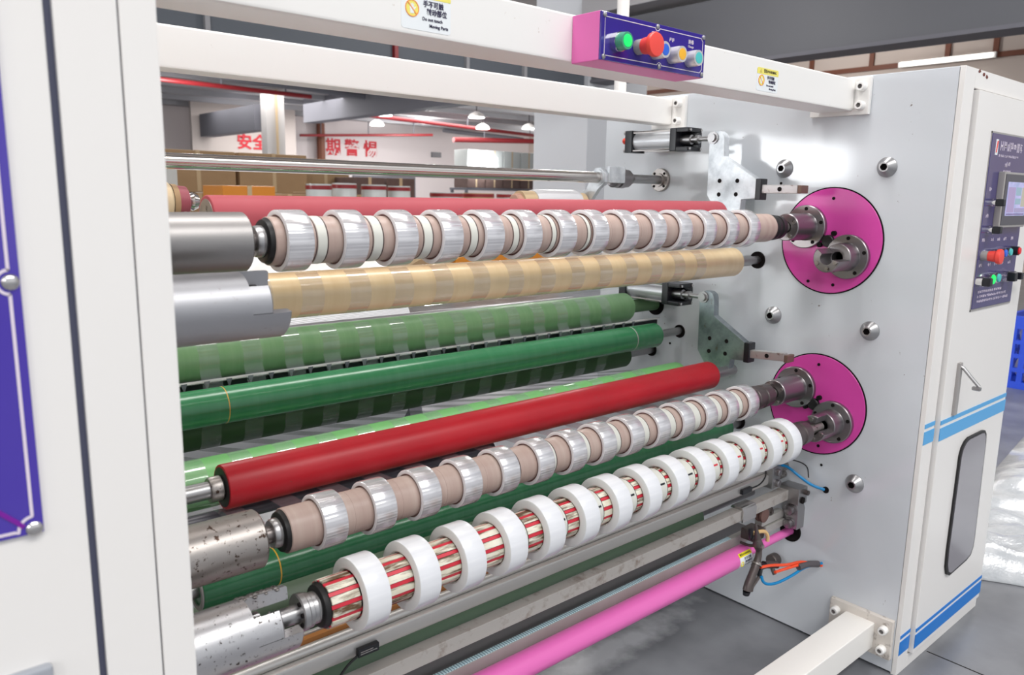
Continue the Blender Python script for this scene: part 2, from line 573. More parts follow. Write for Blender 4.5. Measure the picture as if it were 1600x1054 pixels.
def obj(name, mb, m, parent=None, label=None, sharp=35, kind=None, fix=True):
    off = WLOC.get(parent.name, Vector((0, 0, 0))) if parent else Vector((0, 0, 0))
    me = bpy.data.meshes.new(name)
    me.from_pydata([Vector(v) - off for v in mb.v], [], mb.f)
    me.materials.append(m)
    if fix:
        finish(me, sharp)
        if mb.weighted:
            weight_normals(me, sharp)
    o = bpy.data.objects.new(name, me)
    COL.objects.link(o)
    if parent:
        o.parent = parent
        WLOC[o.name] = off
    if label:
        o['label'] = label
    if kind:
        o['kind'] = kind
    return o


def thing(name, label, cat, loc=(0, 0, 0), group=None):
    o = bpy.data.objects.new(name, None)
    o.empty_display_size = 0.05
    COL.objects.link(o)
    o.location = loc
    WLOC[o.name] = Vector(loc)
    o['label'] = label
    o['category'] = cat
    if group:
        o['group'] = group
    return o


def tag(o, label, cat, group=None):
    o['label'] = label
    o['category'] = cat
    if group:
        o['group'] = group
    return o


def struct(name, mb, m, parent=None):
    o = obj(name, mb, m, parent)
    o['kind'] = 'structure'
    return o


def copy_tree(o, loc, label=None, group=None):
    c = o.copy()
    COL.objects.link(c)
    c.location = loc
    WLOC[c.name] = Vector(loc)
    if label:
        c['label'] = label
    if group:
        c['group'] = group
    for ch in list(o.children):
        d = ch.copy()
        COL.objects.link(d)
        d.parent = c
        for g in list(ch.children):
            e = g.copy()
            COL.objects.link(e)
            e.parent = d
    return c


def text(body, size, pos, xdir, up, m, parent, name='lettering', align='CENTER', ext=0.0002, bold=0.0, sx=1.0):
    cu = bpy.data.curves.new('lettering_curve', 'FONT')
    cu.body = body
    cu.size = size
    cu.align_x = align
    cu.align_y = 'CENTER'
    cu.extrude = ext
    cu.offset = bold
    cu.resolution_u = 2
    t = bpy.data.objects.new('lettering_source', cu)
    COL.objects.link(t)
    dg = bpy.context.evaluated_depsgraph_get()
    me = t.evaluated_get(dg).to_mesh()
    X, U = Vector(xdir).normalized(), Vector(up).normalized()
    N = X.cross(U)
    P = Vector(pos)
    mb = MB()
    mb.add([P + X * v.co.x * sx + U * v.co.y + N * v.co.z for v in me.vertices], [list(p.vertices) for p in me.polygons])
    t.evaluated_get(dg).to_mesh_clear()
    bpy.data.objects.remove(t)
    bpy.data.curves.remove(cu)
    if not mb.v:
        return None
    return obj(name, mb, m, parent, fix=False)


def arc(c, r, a0, a1, n=10):
    return [(c[0] + r * math.cos(math.radians(a0 + (a1 - a0) * i / n)), c[1] + r * math.sin(math.radians(a0 + (a1 - a0) * i / n))) for i in range(n + 1)]


def ribbon(path, x0, x1):
    mb = MB()
    vs, fs = [], []
    for y, z in path:
        vs += [(x0, y, z), (x1, y, z)]
    for i in range(len(path) - 1):
        fs.append((2 * i, 2 * i + 1, 2 * i + 3, 2 * i + 2))
    return mb.add(vs, fs)


ORD = ['first', 'second', 'third', 'fourth', 'fifth', 'sixth', 'seventh', 'eighth', 'ninth', 'tenth', 'eleventh', 'twelfth', 'thirteenth', 'fourteenth']


def ordl(i, n=14):
    if i == 0:
        return 'leftmost'
    if i == n - 1:
        return 'rightmost'
    if i < n / 2:
        return ORD[i] + ' from the left'
    return ORD[n - 1 - i] + ' from the right'

# ================================================================== SETTING
ZC = 5.2
struct('floor', MB().box(-25, 45, -12, 42, -0.2, 0), floor_material())
obj('floor_joint', MB().box(0.1965, 0.2005, -3.0, 0.775, 0, 0.0006), HOLE, bpy.data.objects['floor'])
o = struct('wall_back', MB().box(-25, 45, 40, 40.3, 0, ZC), WALL)
for ch, x, s in (('期', 19.45, 0.95), ('警', 20.6, 0.95), ('惕', 21.8, 0.95)):
    text(ch, s, (x, 39.98, 3.66), (1, 0, 0), (0, 0, 1), REDCH, o, 'wall_character', ext=0.01, bold=0.02)
struct('ceiling', MB().box(-25, 45, -1.0, 42, ZC, ZC + 0.2), CEIL)
struct('wall_right', MB().box(34, 34.3, -12, 42, 0, ZC), WALLB)
struct('wall_left', MB().box(-22.3, -22, -12, 42, 0, ZC), WALL)
wn = struct('window_1', MB().box(-22.02, -21.95, 10.2, 17.2, 1.15, 3.35), WALL)
k = 0
for yy in (10.3, 12.0, 13.7, 15.4):
    obj('pane', MB().box(-21.95, -21.93, yy, yy + 1.6, 1.25, 3.25), DAY, wn)
# partition with brown mullions seen over the top of the right cabinet
w = struct('wall_partition', MB().box(14.0, 14.2, 0.5, 13.5, 0, ZC), WALLB)
obj('mullion', MB().box(13.94, 14.0, 0.5, 13.5, 3.86, 3.95), BROWNW, w)
for yy in (4.3, 5.44, 6.25, 7.67, 8.95, 10.4):
    obj('mullion', MB().box(13.95, 14.0, yy - 0.045, yy + 0.045, 3.95, ZC), BROWNW, w)
t = thing('strip_lamp', 'glowing strip lamp on the beige partition above the right cabinet', 'lamp', (13.9, 6.4, 3.9))
obj('tube', MB().cyl((13.86, 5.45, 3.90), (13.86, 7.05, 3.90), 0.025, seg=10), LAMPM, t)
obj('housing', MB().box(13.88, 13.94, 5.4, 7.1, 3.85, 3.95), WHITE, t)
# big column and girder behind the machine
o = obj('column', MB().box(8.3, 9.9, 10.0, 11.42, 0, ZC - 0.01, 0.02), COLM)
tag(o, 'wide pale grey concrete column behind the right end of the machine', 'column')
t = thing('girder', 'dark grey ceiling girder running away above the right cabinet', 'girder', (8.6, 3, 3.3))
obj('web', MB().box(8.35, 8.75, -10, 10.0, 3.32, 4.25), GIRDER, t)
obj('bottom_flange', MB().box(8.32, 8.8, -10, 10.0, 3.27, 3.32), SOFFIT, t)
t = thing('girder', 'blue grey girder crossing the hall behind both white cross beams', 'girder', (-2, 10.2, 3))
obj('web', MB().box(-14, 8.28, 10.1, 10.5, 2.95, 4.2), mat('blue_grey_girder', srgb(96, 102, 110), 0.6), t)
obj('bottom_flange', MB().box(-14, 8.28, 10.05, 10.55, 2.9, 2.95), SOFFIT, t)
for x in (-0.2, 1.6, 4.3, 5.6, 6.8):
    obj('stiffener', MB().box(x, x + 0.06, 10.03, 10.1, 2.95, 4.2), DUCT if x != 4.3 else REDPIPE, t)
o = obj('air_duct', MB().box(8.0, 8.7, -10, 9.95, 4.32, 4.62, 0.02), DUCT)
tag(o, 'pale grey duct running along the top of the dark girder', 'duct')
o = obj('column', MB().box(11.2, 11.95, 30, 30.5, 0, ZC - 0.01), COLW)
tag(o, 'narrow white column between the red wall characters', 'column')
obj('drain_pipe', MB().cyl((11.6, 29.93, 0), (11.6, 29.93, ZC - 0.05), 0.05, seg=8), CARDL, o)
o = obj('soffit_beam', MB().box(11.0, 11.6, 30.65, 36.6, 3.63, 4.6), SOFFIT)
tag(o, 'grey soffit beam left of the narrow white column', 'beam')
o = obj('soffit_beam', MB().box(14.0, 14.6, 15, 32.5, 4.22, 5.19), SOFFIT)
tag(o, 'grey soffit beam running back right of the narrow white column', 'beam')
o = obj('drain_pipe', MB().cyl((18.5, 39.6, 0), (18.5, 39.6, 4.9), 0.22, seg=10), BROWNW)
tag(o, 'dark red downpipe left of the character 期 on the back wall', 'pipe')
for i, (p0, p1, r, lab) in enumerate((
        ((5, 27.0, 4.75), (12, 27.8, 4.75), 0.08, 'thick red sprinkler pipe at the upper left under the ceiling'),
        ((15, 30.2, 4.55), (30, 33.5, 4.55), 0.09, 'red sprinkler pipe crossing behind the hanging lamps'),
        ((22.5, 33.0, 4.0), (33.6, 30.1, 4.3), 0.13, 'thick red pipe low above the stacked white cartons'),
        ((17.0, 39.0, 4.15), (24.0, 37.0, 4.5), 0.07, 'thin red pipe slanting behind the two round lamps'))):
    o = obj('sprinkler_pipe', MB().cyl(p0, p1, r, seg=10), REDPIPE)
    tag(o, lab, 'pipe')
    for f_ in (0.15, 0.5, 0.85):
        hp = Vector(p0).lerp(Vector(p1), f_)
        obj('hanger_rod', MB().cyl(hp, (hp.x, hp.y, ZC), 0.03, seg=6), SOFFIT, o)
for i, (p0, p1, lab) in enumerate((((2, 24, 4.86), (13.8, 27, 4.86), 'grey conduit crossing under the far ceiling'),
                                   ((25.2, 37.6, 4.86), (33, 39.5, 4.86), 'farther grey conduit under the far ceiling'))):
    o = obj('conduit', MB().cyl(p0, p1, 0.12, seg=8), SOFFIT)
    tag(o, lab, 'pipe')
for i in range(9):
    y_ = 19 + i * 2.3
    o = obj('ceiling_joist', MB().box(-8, 33.9, y_, y_ + 0.18, 5.0, ZC - 0.001), DUCT)
    tag(o, 'pale grey joist under the far ceiling, %s from the machine' % ORD[i], 'joist', 'ceiling joists')
lamp0 = thing('hanging_lamp', 'round lit hanging lamp, upper of the two by the characters', 'lamp', (16.2, 29.5, 4.5), 'round ceiling lamps')
obj('shade', MB().rev((16.2, 29.5, 4.52), (0, 0, 1), [(0, 0.36), (0.12, 0.30), (0.24, 0.08), (0.24, 0)], 16), WHITE, lamp0)
obj('glow', MB().cyl((16.2, 29.5, 4.49), (16.2, 29.5, 4.52), 0.34, seg=16), LAMPM, lamp0)
obj('cord', MB().cyl((16.2, 29.5, 4.76), (16.2, 29.5, ZC), 0.02, seg=6), BLACK, lamp0)
for loc, lab in (((18.6, 34.0, 4.5), 'round lit hanging lamp, lower of the two by the characters'),
                 ((19.3, 27.1, 4.5), 'lit hanging lamp under the lower beam above the bright window'),
                 ((23.1, 31.4, 4.5), 'lit hanging lamp nearest the bright window'),
                 ((24.5, 29.5, 4.5), 'lit hanging lamp beside the wide grey column'),
                 ((11.4, 5.0, 3.85), 'round lit lamp below the dark girder at the upper right')):
    lc = copy_tree(lamp0, loc, lab)
    if loc[2] < 4.4:
        obj('drop_pipe', MB().cyl((loc[0], loc[1], loc[2] + 0.2), (loc[0], loc[1], ZC), 0.02, seg=6), BLACK, lc)
o = obj('exit_sign', MB().box(26.0, 26.7, 39.9, 39.97, 3.45, 3.75), DGREY)
tag(o, 'small dark exit sign on the far back wall', 'sign')
o = struct('wall_inner', MB().box(10.7, 15.7, 36.8, 37.0, 0, ZC), mat('taupe_wall', srgb(196, 186, 181), 0.8))
for ch, x in (('安', 13.1), ('全', 13.86)):
    text(ch, 0.74, (x, 36.78, 3.48), (1, 0, 0), (0, 0, 1), REDCH, o, 'wall_character', ext=0.01, bold=0.02)
dr = struct('door_1', MB().box(20.6, 24.8, 39.9, 39.98, 0.0, 2.9), SOFFIT)
wn2 = struct('window_2', MB().box(17.4, 18.65, 24.9, 25.0, 2.3, 2.75), DAY)
# goods stacked behind the machine
g = 'cardboard cartons stacked behind the machine'
def carton(x0, x1, y0, y1, z0, z1, m, lab, group=g):
    t = thing('carton', lab, 'box', ((x0 + x1) / 2, (y0 + y1) / 2, z0), group)
    obj('carton_body', MB().box(x0, x1, y0, y1, z0, z1, 0.01), m, t)
    xm = (x0 + x1) / 2
    obj('packing_tape', MB().box(xm - 0.03, xm + 0.03, y0 - 0.004, y1 + 0.004, z0 + 0.02, z1 + 0.004), CARDL, t)
    return t
cw = 1.14
for j in range(3):
    for i in range(2):
        x0 = 1.62 + i * 1.2
        carton(x0, x0 + cw, 12.2, 12.9, j * 0.63, j * 0.63 + 0.62, CARD,
               '%s brown carton, %s of the %s stack behind the chromed rod' % (('top', 'middle', 'bottom')[2 - j], 'part', ('left', 'right')[i]))
for j in range(3):
    for i in range(2):
        x0 = 4.1 + i * 0.95 - 1.0
        if i == 0:
            continue
        carton(x0, x0 + 0.92, 12.6, 13.4, j * 0.62, j * 0.62 + 0.61, CARD,
               '%s brown carton of the stack left of the dark cartons' % ('bottom', 'middle', 'top')[j])
carton(0.4, 1.55, 11.2, 12.0, 0.62, 1.60, WRAP, 'film wrapped pale carton left of the brown cartons')
carton(0.4, 1.55, 11.2, 12.0, 0.0, 0.61, CARD, 'brown carton under the film wrapped one')
carton(1.7, 2.4, 10.0, 10.7, 0.72, 1.36, ORANGEC, 'orange carton behind the left end of the pale red roller')
carton(1.7, 2.4, 10.0, 10.7, 0.0, 0.71, CARD, 'brown carton under the orange one')
for i in range(3):
    carton(2.5 + i * 0.62, 3.08 + i * 0.62, 10.4, 11.0, 0.7, 1.26 + 0.03 * (i % 2), CARD, 'low brown carton, %s of the three behind the pale red roller' % ('left', 'middle', 'right')[i])
    carton(2.5 + i * 0.62, 3.08 + i * 0.62, 10.4, 11.0, 0.0, 0.69, CARD, 'bottom brown carton, %s of the row behind the pale red roller' % ('left', 'middle', 'right')[i])
for i in range(2):
    carton(4.62 + i * 0.62, 5.2 + i * 0.62, 11.8, 12.5, 0.78, 1.55, CARDD, 'dark brown carton, %s of the upper pair by the wrapped goods' % ('left', 'right')[i], 'dark cartons behind the machine')
    carton(4.62 + i * 0.62, 5.2 + i * 0.62, 11.8, 12.5, 0.0, 0.77, CARDD, 'dark brown carton, %s of the lower pair by the wrapped goods' % ('left', 'right')[i], 'dark cartons behind the machine')
# shrink-wrapped bundles of tape on pallets
def bundle(x, y, z, r, h, m, lab):
    t = thing('tape_bundle', lab, 'bundle', (x, y, z), 'shrink wrapped goods behind the machine')
    obj('wrapped_stack', MB().rev((x, y, z), (0, 0, 1), [(0, 0), (0, r), (h * 0.3, r * 1.03), (h * 0.33, r * 0.97), (h * 0.64, r * 1.03), (h * 0.67, r * 0.97), (h, r * 0.96), (h, 0)], 14), m, t)
    obj('wrap_band', MB().rev((x, y, z + h * 0.9), (0, 0, 1), [(0, r * 0.99), (0.05, r * 0.99)], 14), REDPIPE, t)
for i, (x, y, z, r, h, m, lab) in enumerate((
        (2.72, 9.4, 0.70, 0.17, 0.70, WRAP, 'clear wrapped bundle left of the red banded ones'),
        (3.2, 9.6, 0.72, 0.17, 0.70, WRAP, 'clear wrapped bundle second from the left behind the rod'),
        (3.72, 9.7, 0.72, 0.18, 0.69, WRAP, 'clear wrapped bundle in the middle of the row behind the rod'),
        (4.2, 9.8, 0.72, 0.17, 0.68, WRAP, 'clear wrapped bundle right of the middle of the row'),
        (5.05, 9.8, 0.70, 0.26, 0.62, WRAP, 'fat wrapped bundle right of the dark cartons'),
        (5.75, 9.9, 0.70, 0.26, 0.62, CARDL, 'tan wrapped bundle second from the wide grey column'),
        (6.4, 9.9, 0.70, 0.22, 0.62, WRAP, 'wrapped bundle nearest the wide grey column'))):
    bundle(x, y, z, r, h, m, lab)
for x0, x1, lab in ((2.4, 4.6, 'long carton base under the clear wrapped bundles'), (4.7, 6.8, 'orange topped carton base under the fat wrapped bundles')):
    o = obj('carton', MB().box(x0, x1, 9.1, 10.05 if x0 < 3 else 10.3, 0, 0.69, 0.01), CARD if x0 < 3 else ORANGEC)
    tag(o, lab, 'box')
for i in range(4):
    for j, (m, z0, z1) in enumerate(((CARDD, 1.55, 2.36), (WRAP, 2.37, 3.05))):
        t = carton(17.45 + i * 0.95, 18.35 + i * 0.95, 25.3, 26.2, z0, z1, m, '%s carton, %s of the high row beside the wide grey column' % (('brown', 'white wrapped')[j], ordl(i, 4)), 'high stacked cartons by the column')
t = thing('storage_rack', 'dark storage rack under the high stacked cartons', 'rack', (19.3, 25.8, 0))
obj('shelf', MB().box(17.3, 21.4, 25.2, 26.3, 1.45, 1.54), SOFFIT, t)
for x in (17.35, 21.3):
    for y in (25.25, 26.2):
        obj('leg', MB().box(x - 0.05, x + 0.05, y - 0.05, y + 0.05, 0, 1.45), SOFFIT, t)
# ------------------------------------------------------------------ right of the machine
t = thing('plastic_crate', 'blue perforated plastic crate on the floor at the right edge', 'crate', (4.7, 1.55, 0))
X0, X1, Y0, Y1 = 4.2, 5.2, 1.25, 1.86
obj('crate_floor', MB().box(X0, X1, Y0, Y1, 0.01, 0.03), CRATE, t)
def lattice(fixed, lo, hi, along):
    mb = MB()
    n = 9
    for i in range(n + 1):
        a = lo + (hi - lo) * i / n
        w_ = 0.018
        if along == 'x':
            mb.box(a - w_, a + w_, fixed - 0.012, fixed + 0.012, 0.0, 0.5)
        else:
            mb.box(fixed - 0.012, fixed + 0.012, a - w_, a + w_, 0.0, 0.5)
    for z0, z1 in ((0, 0.05), (0.12, 0.15), (0.22, 0.25), (0.32, 0.35), (0.43, 0.52)):
        if along == 'x':
            mb.box(lo, hi, fixed - 0.014, fixed + 0.014, z0, z1)
        else:
            mb.box(fixed - 0.014, fixed + 0.014, lo, hi, z0, z1)
    return mb
obj('crate_wall', lattice(Y0, X0, X1, 'x'), CRATE, t)
obj('crate_wall', lattice(Y1, X0, X1, 'x'), CRATE, t)
obj('crate_wall', lattice(X0, Y0, Y1, 'y'), CRATE, t)
obj('crate_wall', lattice(X1, Y0, Y1, 'y'), CRATE, t)
k = 0
for z in (0.14, 0.39, 0.64):
    for x in (4.36, 4.62, 4.9):
        for y in (1.40, 1.68):
            o = obj('bagged_roll', MB().sph((x + random.uniform(-.02, .02), y, z), 0.125, 12, 8, (1, 1, 0.95)), BAGW)
            tag(o, 'white bagged roll in the blue crate, %s layer, %s column, %s' % (('bottom', 'middle', 'top')[(0.14, 0.39, 0.64).index(z)],
                ('left', 'middle', 'right')[(4.36, 4.62, 4.9).index(x)], 'near the viewer' if y < 1.5 else 'behind'), 'bag', 'bagged rolls in the blue crate')
mb = MB()
nx, ny = 46, 14
vs, fs = [], []
for j in range(ny + 1):
    for i in range(nx + 1):
        u_, v_ = i / nx, j / ny
        y = 0.12 + v_ * (0.90 + 0.30 * u_)
        xl_ = 0.80 + (0.83 - y) * 0.72 + 0.015 * math.sin(y * 17)
        x = max(xl_, 0.63) + u_ * 2.4
        e = min(1, min(j, ny - j, i, nx - i) / 1.5)
        z = 0.012 + e * (0.05 + 0.03 * math.sin(x * 5 + y * 4) + 0.012 * math.sin(x * 31 + y * 14) + 0.01 * math.sin(y * 60 + x * 9))
        vs.append((x, y, max(0.006, z)))
for j in range(ny):
    for i in range(nx):
        a = j * (nx + 1) + i
        fs.append((a, a + 1, a + nx + 2, a + nx + 1))
base = len(vs)
vs += [(x, y, 0.002) for x, y, z in vs]
for j in range(ny):
    for i in range(nx):
        a = base + j * (nx + 1) + i
        fs.append((a + nx + 1, a + nx + 2, a + 1, a))
for i in range(nx):
    for row in (0, ny):
        a = row * (nx + 1) + i
        fs.append((a, base + a, base + a + 1, a + 1))
for j in range(ny):
    for c_ in (0, nx):
        a = j * (nx + 1) + c_
        fs.append((a, a + nx + 1, base + a + nx + 1, base + a))
mb.add(vs, fs)
o = obj('bubble_wrap', mb, BUBBLE, sharp=80)
tag(o, 'crumpled white bubble wrap lying on the floor right of the cabinet', 'bubble wrap')

# ================================================================== RIGHT CABINET
RC = thing('machine_cabinet', 'white right end cabinet with control door and big side plate', 'machine', (0.3, 1.36, 0))
obj('side_plate', MB().box(0, 0.025, 0.79, 1.95, 0.005, 1.637, 0.003), PLATE, RC)
obj('cabinet_body', MB().box(0.025, 0.60, 0.795, 1.95, 0.0, 1.632, 0.003), WHITE, RC)
obj('front_frame', MB().box(0.0, 0.066, 0.78, 0.796, 0.0, 1.637, 0.002).box(0.585, 0.602, 0.78, 0.796, 0.0, 1.637, 0.002)
    .box(0.066, 0.585, 0.78, 0.796, 1.59, 1.637, 0.002).box(0.066, 0.585, 0.78, 0.796, 0.0, 0.04, 0.002), WHITE, RC)
D = obj('door', MB().box(0.073, 0.581, 0.768, 0.79, 0.045, 1.586, 0.003), WHITE, RC)
obj('door_gap', MB().box(0.066, 0.585, 0.788, 0.797, 0.04, 1.59), GAP, RC)
for z0, z1, m in ((0.719, 0.731, BLUE), (0.674, 0.710, BLUE), (0.112, 0.122, BLUED), (0.062, 0.103, BLUED)):
    obj('stripe', MB().box(0.001, 0.066, 0.7788, 0.7802, z0, z1), m, RC, 'blue vinyl stripe on the cabinet frame')
    obj('stripe', MB().box(0.0735, 0.5805, 0.7668, 0.7682, z0, z1), m, D, 'blue vinyl stripe across the cabinet door')
win = [(0.285, 0.645), (0.262, 0.638), (0.243, 0.622), (0.234, 0.60), (0.228, 0.31), (0.232, 0.262), (0.246, 0.234), (0.268, 0.224),
       (0.30, 0.226), (0.40, 0.232), (0.43, 0.240), (0.445, 0.262), (0.447, 0.30), (0.436, 0.60), (0.430, 0.628), (0.415, 0.642), (0.395, 0.645)]
cx_, cz_ = 0.337, 0.435
obj('window_gasket', MB().prism(win, 'xz', 0.762, 0.7685), BLACK, D)
obj('window_glass', MB().prism([(cx_ + (x - cx_) * 0.92, cz_ + (z - cz_) * 0.965) for x, z in win], 'xz', 0.7605, 0.763), GLASS, D)
h = obj('door_handle', MB().box(0.142, 0.163, 0.760, 0.769, 0.735, 0.882, 0.002), GREYP, D)
obj('lever', MB().tube([(0.153, 0.764, 0.872), (0.1535, 0.755, 0.868), (0.157, 0.735, 0.845), (0.160, 0.714, 0.823)], 0.0048, 8, 1)
    .box(0.153, 0.166, 0.709, 0.730, 0.812, 0.822, 0.002), STEEL, h)
# control panel on the door
P = obj('control_panel', MB().box(0.186, 0.492, 0.764, 0.7685, 1.024, 1.488, 0.001), PURPLED, RC)
yP = 0.764
obj('panel_edge', MB().box(0.183, 0.495, 0.766, 0.7688, 1.018, 1.0235).box(0.183, 0.495, 0.766, 0.7688, 1.4885, 1.493)
    .box(0.183, 0.1855, 0.766, 0.7688, 1.018, 1.493).box(0.4925, 0.495, 0.766, 0.7688, 1.018, 1.493), GREYP, P)
obj('emblem', MB().box(0.214, 0.232, 0.7635, 0.7642, 1.434, 1.474), LABELW, P)
obj('emblem', MB().prism([(0.217, 1.440), (0.224, 1.440), (0.230, 1.470), (0.222, 1.470)], 'xz', 0.7629, 0.7636), BTN_R, P)
def glyphs(x0, x1, z, h_, n, parent, m=LINE, y=None):
    mb = MB()
    y = yP if y is None else y
    s = (x1 - x0) / n
    for i in range(n):
        a = x0 + s * i
        for q in range(3):
            if random.random() < 0.8:
                x_ = a + s * (0.05 + 0.28 * q)
                b0_ = random.choice((0, 0, 0.3))
                mb.box(x_, x_ + s * 0.10, y - 0.0006, y + 0.0002, z + h_ * b0_, z + h_ * random.choice((1, 1, 0.7)))
        for q in range(2):
            z_ = z + h_ * random.uniform(0.05, 0.85)
            mb.box(a + s * random.uniform(0, 0.2), a + s * random.uniform(0.5, 0.78), y - 0.0006, y + 0.0002, z_, z_ + h_ * 0.11)
    return obj('illegible_print', mb, m, parent, kind='stuff')
glyphs(0.250, 0.43, 1.447, 0.024, 7, P)
glyphs(0.245, 0.40, 1.430, 0.007, 14, P)
glyphs(0.300, 0.345, 1.405, 0.014, 2, P)
glyphs(0.292, 0.352, 1.392, 0.005, 9, P)
for x in (0.20, 0.265, 0.315, 0.365, 0.425):
    glyphs(x, x + 0.022, 1.206, 0.009, 2, P)
    glyphs(x, x + 0.022, 1.138, 0.009, 2, P)
for z in (1.340, 1.270):
    glyphs(0.205, 0.225, z, 0.010, 2, P)
for i, z in enumerate((1.066, 1.053, 1.040)):
    glyphs(0.215, (0.40, 0.44, 0.46)[i], z, 0.007, (12, 16, 18)[i], P)
s_ = obj('touch_screen', MB().box(0.262, 0.470, 0.748, 0.765, 1.243, 1.392, 0.003), GREYP, P)
obj('bezel', MB().box(0.270, 0.464, 0.7465, 0.7485, 1.250, 1.386), DGREY, s_)
obj('display', MB().box(0.290, 0.446, 0.7455, 0.7468, 1.275, 1.366), SCREEN, s_)
for x0_, x1_, z0_, z1_, cc in ((0.296, 0.352, 1.284, 1.352, (196, 176, 226)), (0.357, 0.400, 1.330, 1.352, (170, 205, 225)), (0.357, 0.400, 1.306, 1.322, (170, 205, 225)),
                               (0.405, 0.440, 1.300, 1.352, (214, 210, 190)), (0.357, 0.440, 1.284, 1.296, (190, 180, 225)), (0.296, 0.440, 1.2775, 1.281, (130, 110, 170))):
    obj('display_field', MB().box(x0_, x1_, 0.7452, 0.7456, z0_, z1_), mat('display_%d_%d' % (cc[0], cc[1]), srgb(*[c_ * 0.8 for c_ in cc]), 0.2, emit=0.28), s_)
obj('indicator', MB().cyl((0.454, 0.7466, 1.278), (0.454, 0.745, 1.278), 0.002, seg=8), BTN_G, s_)
def push(x, z, r, depth, m, parent, ring=CHROME, y=yP, name='push_button', collar=None, cap_out=0.004, cap_r=0.8):
    b_ = obj(name, MB().rev((x, y, z), (0, -1, 0), [(0, r * 1.0), (depth * 0.75, r), (depth, r * 0.96), (depth, r * (cap_r - 0.02))], 24), ring, parent)
    obj('cap', MB().rev((x, y - depth * 0.8, z), (0, -1, 0), [(0, r * cap_r), (depth * 0.2 + cap_out * 0.6, r * (cap_r - 0.02)), (depth * 0.2 + cap_out, r * (cap_r - 0.12)), (depth * 0.2 + cap_out, 0)], 24), m, b_)
    if collar:
        obj('collar', MB().rev((x, y, z), (0, -1, 0), [(0, r * 1.12), (depth * 0.45, r * 1.12), (depth * 0.45, r * 0.9)], 20), collar, b_)
    return b_
def mushroom(x, z, r, depth, m, parent, y=yP):
    b_ = obj('emergency_stop', MB().cyl((x, y, z), (x, y - depth * 0.4, z), r * 0.62, seg=20), GREYP, parent)
    obj('cap', MB().rev((x, y - depth * 0.35, z), (0, -1, 0), [(0, r * 0.66), (depth * 0.35, r * 0.74), (depth * 0.45, r * 0.97), (depth * 0.58, r),
                                                            (depth * 0.65, r * 0.93), (depth * 0.68, r * 0.5), (depth * 0.69, 0)], 24), m, b_)
def knob(x, z, r, parent, y=yP):
    b_ = obj('selector_knob', MB().cyl((x, y, z), (x, y - 0.016, z), r, seg=16), CHROME, parent)
    obj('grip', MB().box(x - r * 0.75, x + r * 0.75, y - 0.036, y - 0.012, z - r * 0.8, z + r * 0.8, 0.003), BLACKP, b_)
knob(0.224, 1.310, 0.012, P)
knob(0.224, 1.238, 0.012, P)
mushroom(0.212, 1.169, 0.0205, 0.048, BTN_R, P)
push(0.285, 1.172, 0.013, 0.018, BTN_B, P)
push(0.335, 1.172, 0.013, 0.018, BTN_B, P)
push(0.375, 1.174, 0.013, 0.018, BTN_T, P)
push(0.44, 1.175, 0.013, 0.020, BTN_RB, P, BLACKP)
knob(0.20, 1.100, 0.014, P)
push(0.276, 1.102, 0.0165, 0.014, BTN_G, P)
push(0.319, 1.104, 0.0150, 0.014, BTN_T, P)
knob(0.395, 1.104, 0.016, P)
knob(0.448, 1.104, 0.013, P)
kk = obj('key', MB().prism([(0.516, 1.095), (0.507, 1.100), (0.503, 1.108), (0.507, 1.116), (0.516, 1.118), (0.522, 1.110), (0.522, 1.100)], 'xz', 0.727, 0.730)
         .cyl((0.448, 0.734, 1.106), (0.51, 0.7285, 1.108), 0.004, seg=8), SHINY, P)
obj('spare_key', MB().rev((0.522, 0.726, 1.080), (0, 1, 0), [(0, 0.004), (0, 0.011), (0.003, 0.011), (0.003, 0.004)], 14, closed=True)
    .box(0.519, 0.525, 0.726, 0.729, 1.045, 1.070).cyl((0.521, 0.7275, 1.090), (0.518, 0.7275, 1.10), 0.0015, seg=6), STEEL, kk)

# plugs (conical bolts) in the plate
for y, z in ((1.242, 1.397), (0.946, 1.397), (1.242, 0.965), (0.948, 0.9585), (0.948, 0.518)):
    b_ = obj('conical_bolt', MB().rev((0, y, z), (-1, 0, 0), [(0, 0.0265), (0.003, 0.0265), (0.021, 0.0135), (0.022, 0.0125), (0.022, 0.009)], 24), STEEL, RC)
    obj('hex_socket', MB().rev((-0.0225, y, z), (1, 0, 0), [(0, 0.0095), (0.012, 0.0085), (0.012, 0)], 6), HOLE, b_)
for (y, z, a_, b_) in ((0.938, 0.035, 0.011, 0.006), (0.8535, 0.056, 0.005, 0.004), (0.838, 0.046, 0.005, 0.005), (1.21, 0.25, 0.012, 0.003)):
    obj('rust_chip', MB().prism([(y + a_ * math.cos(q) * random.uniform(0.7, 1.1), z + b_ * math.sin(q) * random.uniform(0.7, 1.1)) for q in [i * 0.7 for i in range(9)]], 'yz', -0.0006, 0.0004), mat('rust_brown', srgb(72, 50, 36), 0.8), RC)
for (x, z) in ((0.118, 1.628), (0.14, 1.624), (0.088, 1.632)):
    obj('paint_chip', MB().prism([(x + 0.008 * math.cos(q) * random.uniform(0.7, 1.2), z + 0.005 * math.sin(q) * random.uniform(0.6, 1.2)) for q in [i * 0.7 for i in range(9)]], 'xz', 0.7794, 0.7802), mat('chip_brown', srgb(110, 60, 52), 0.8), RC)
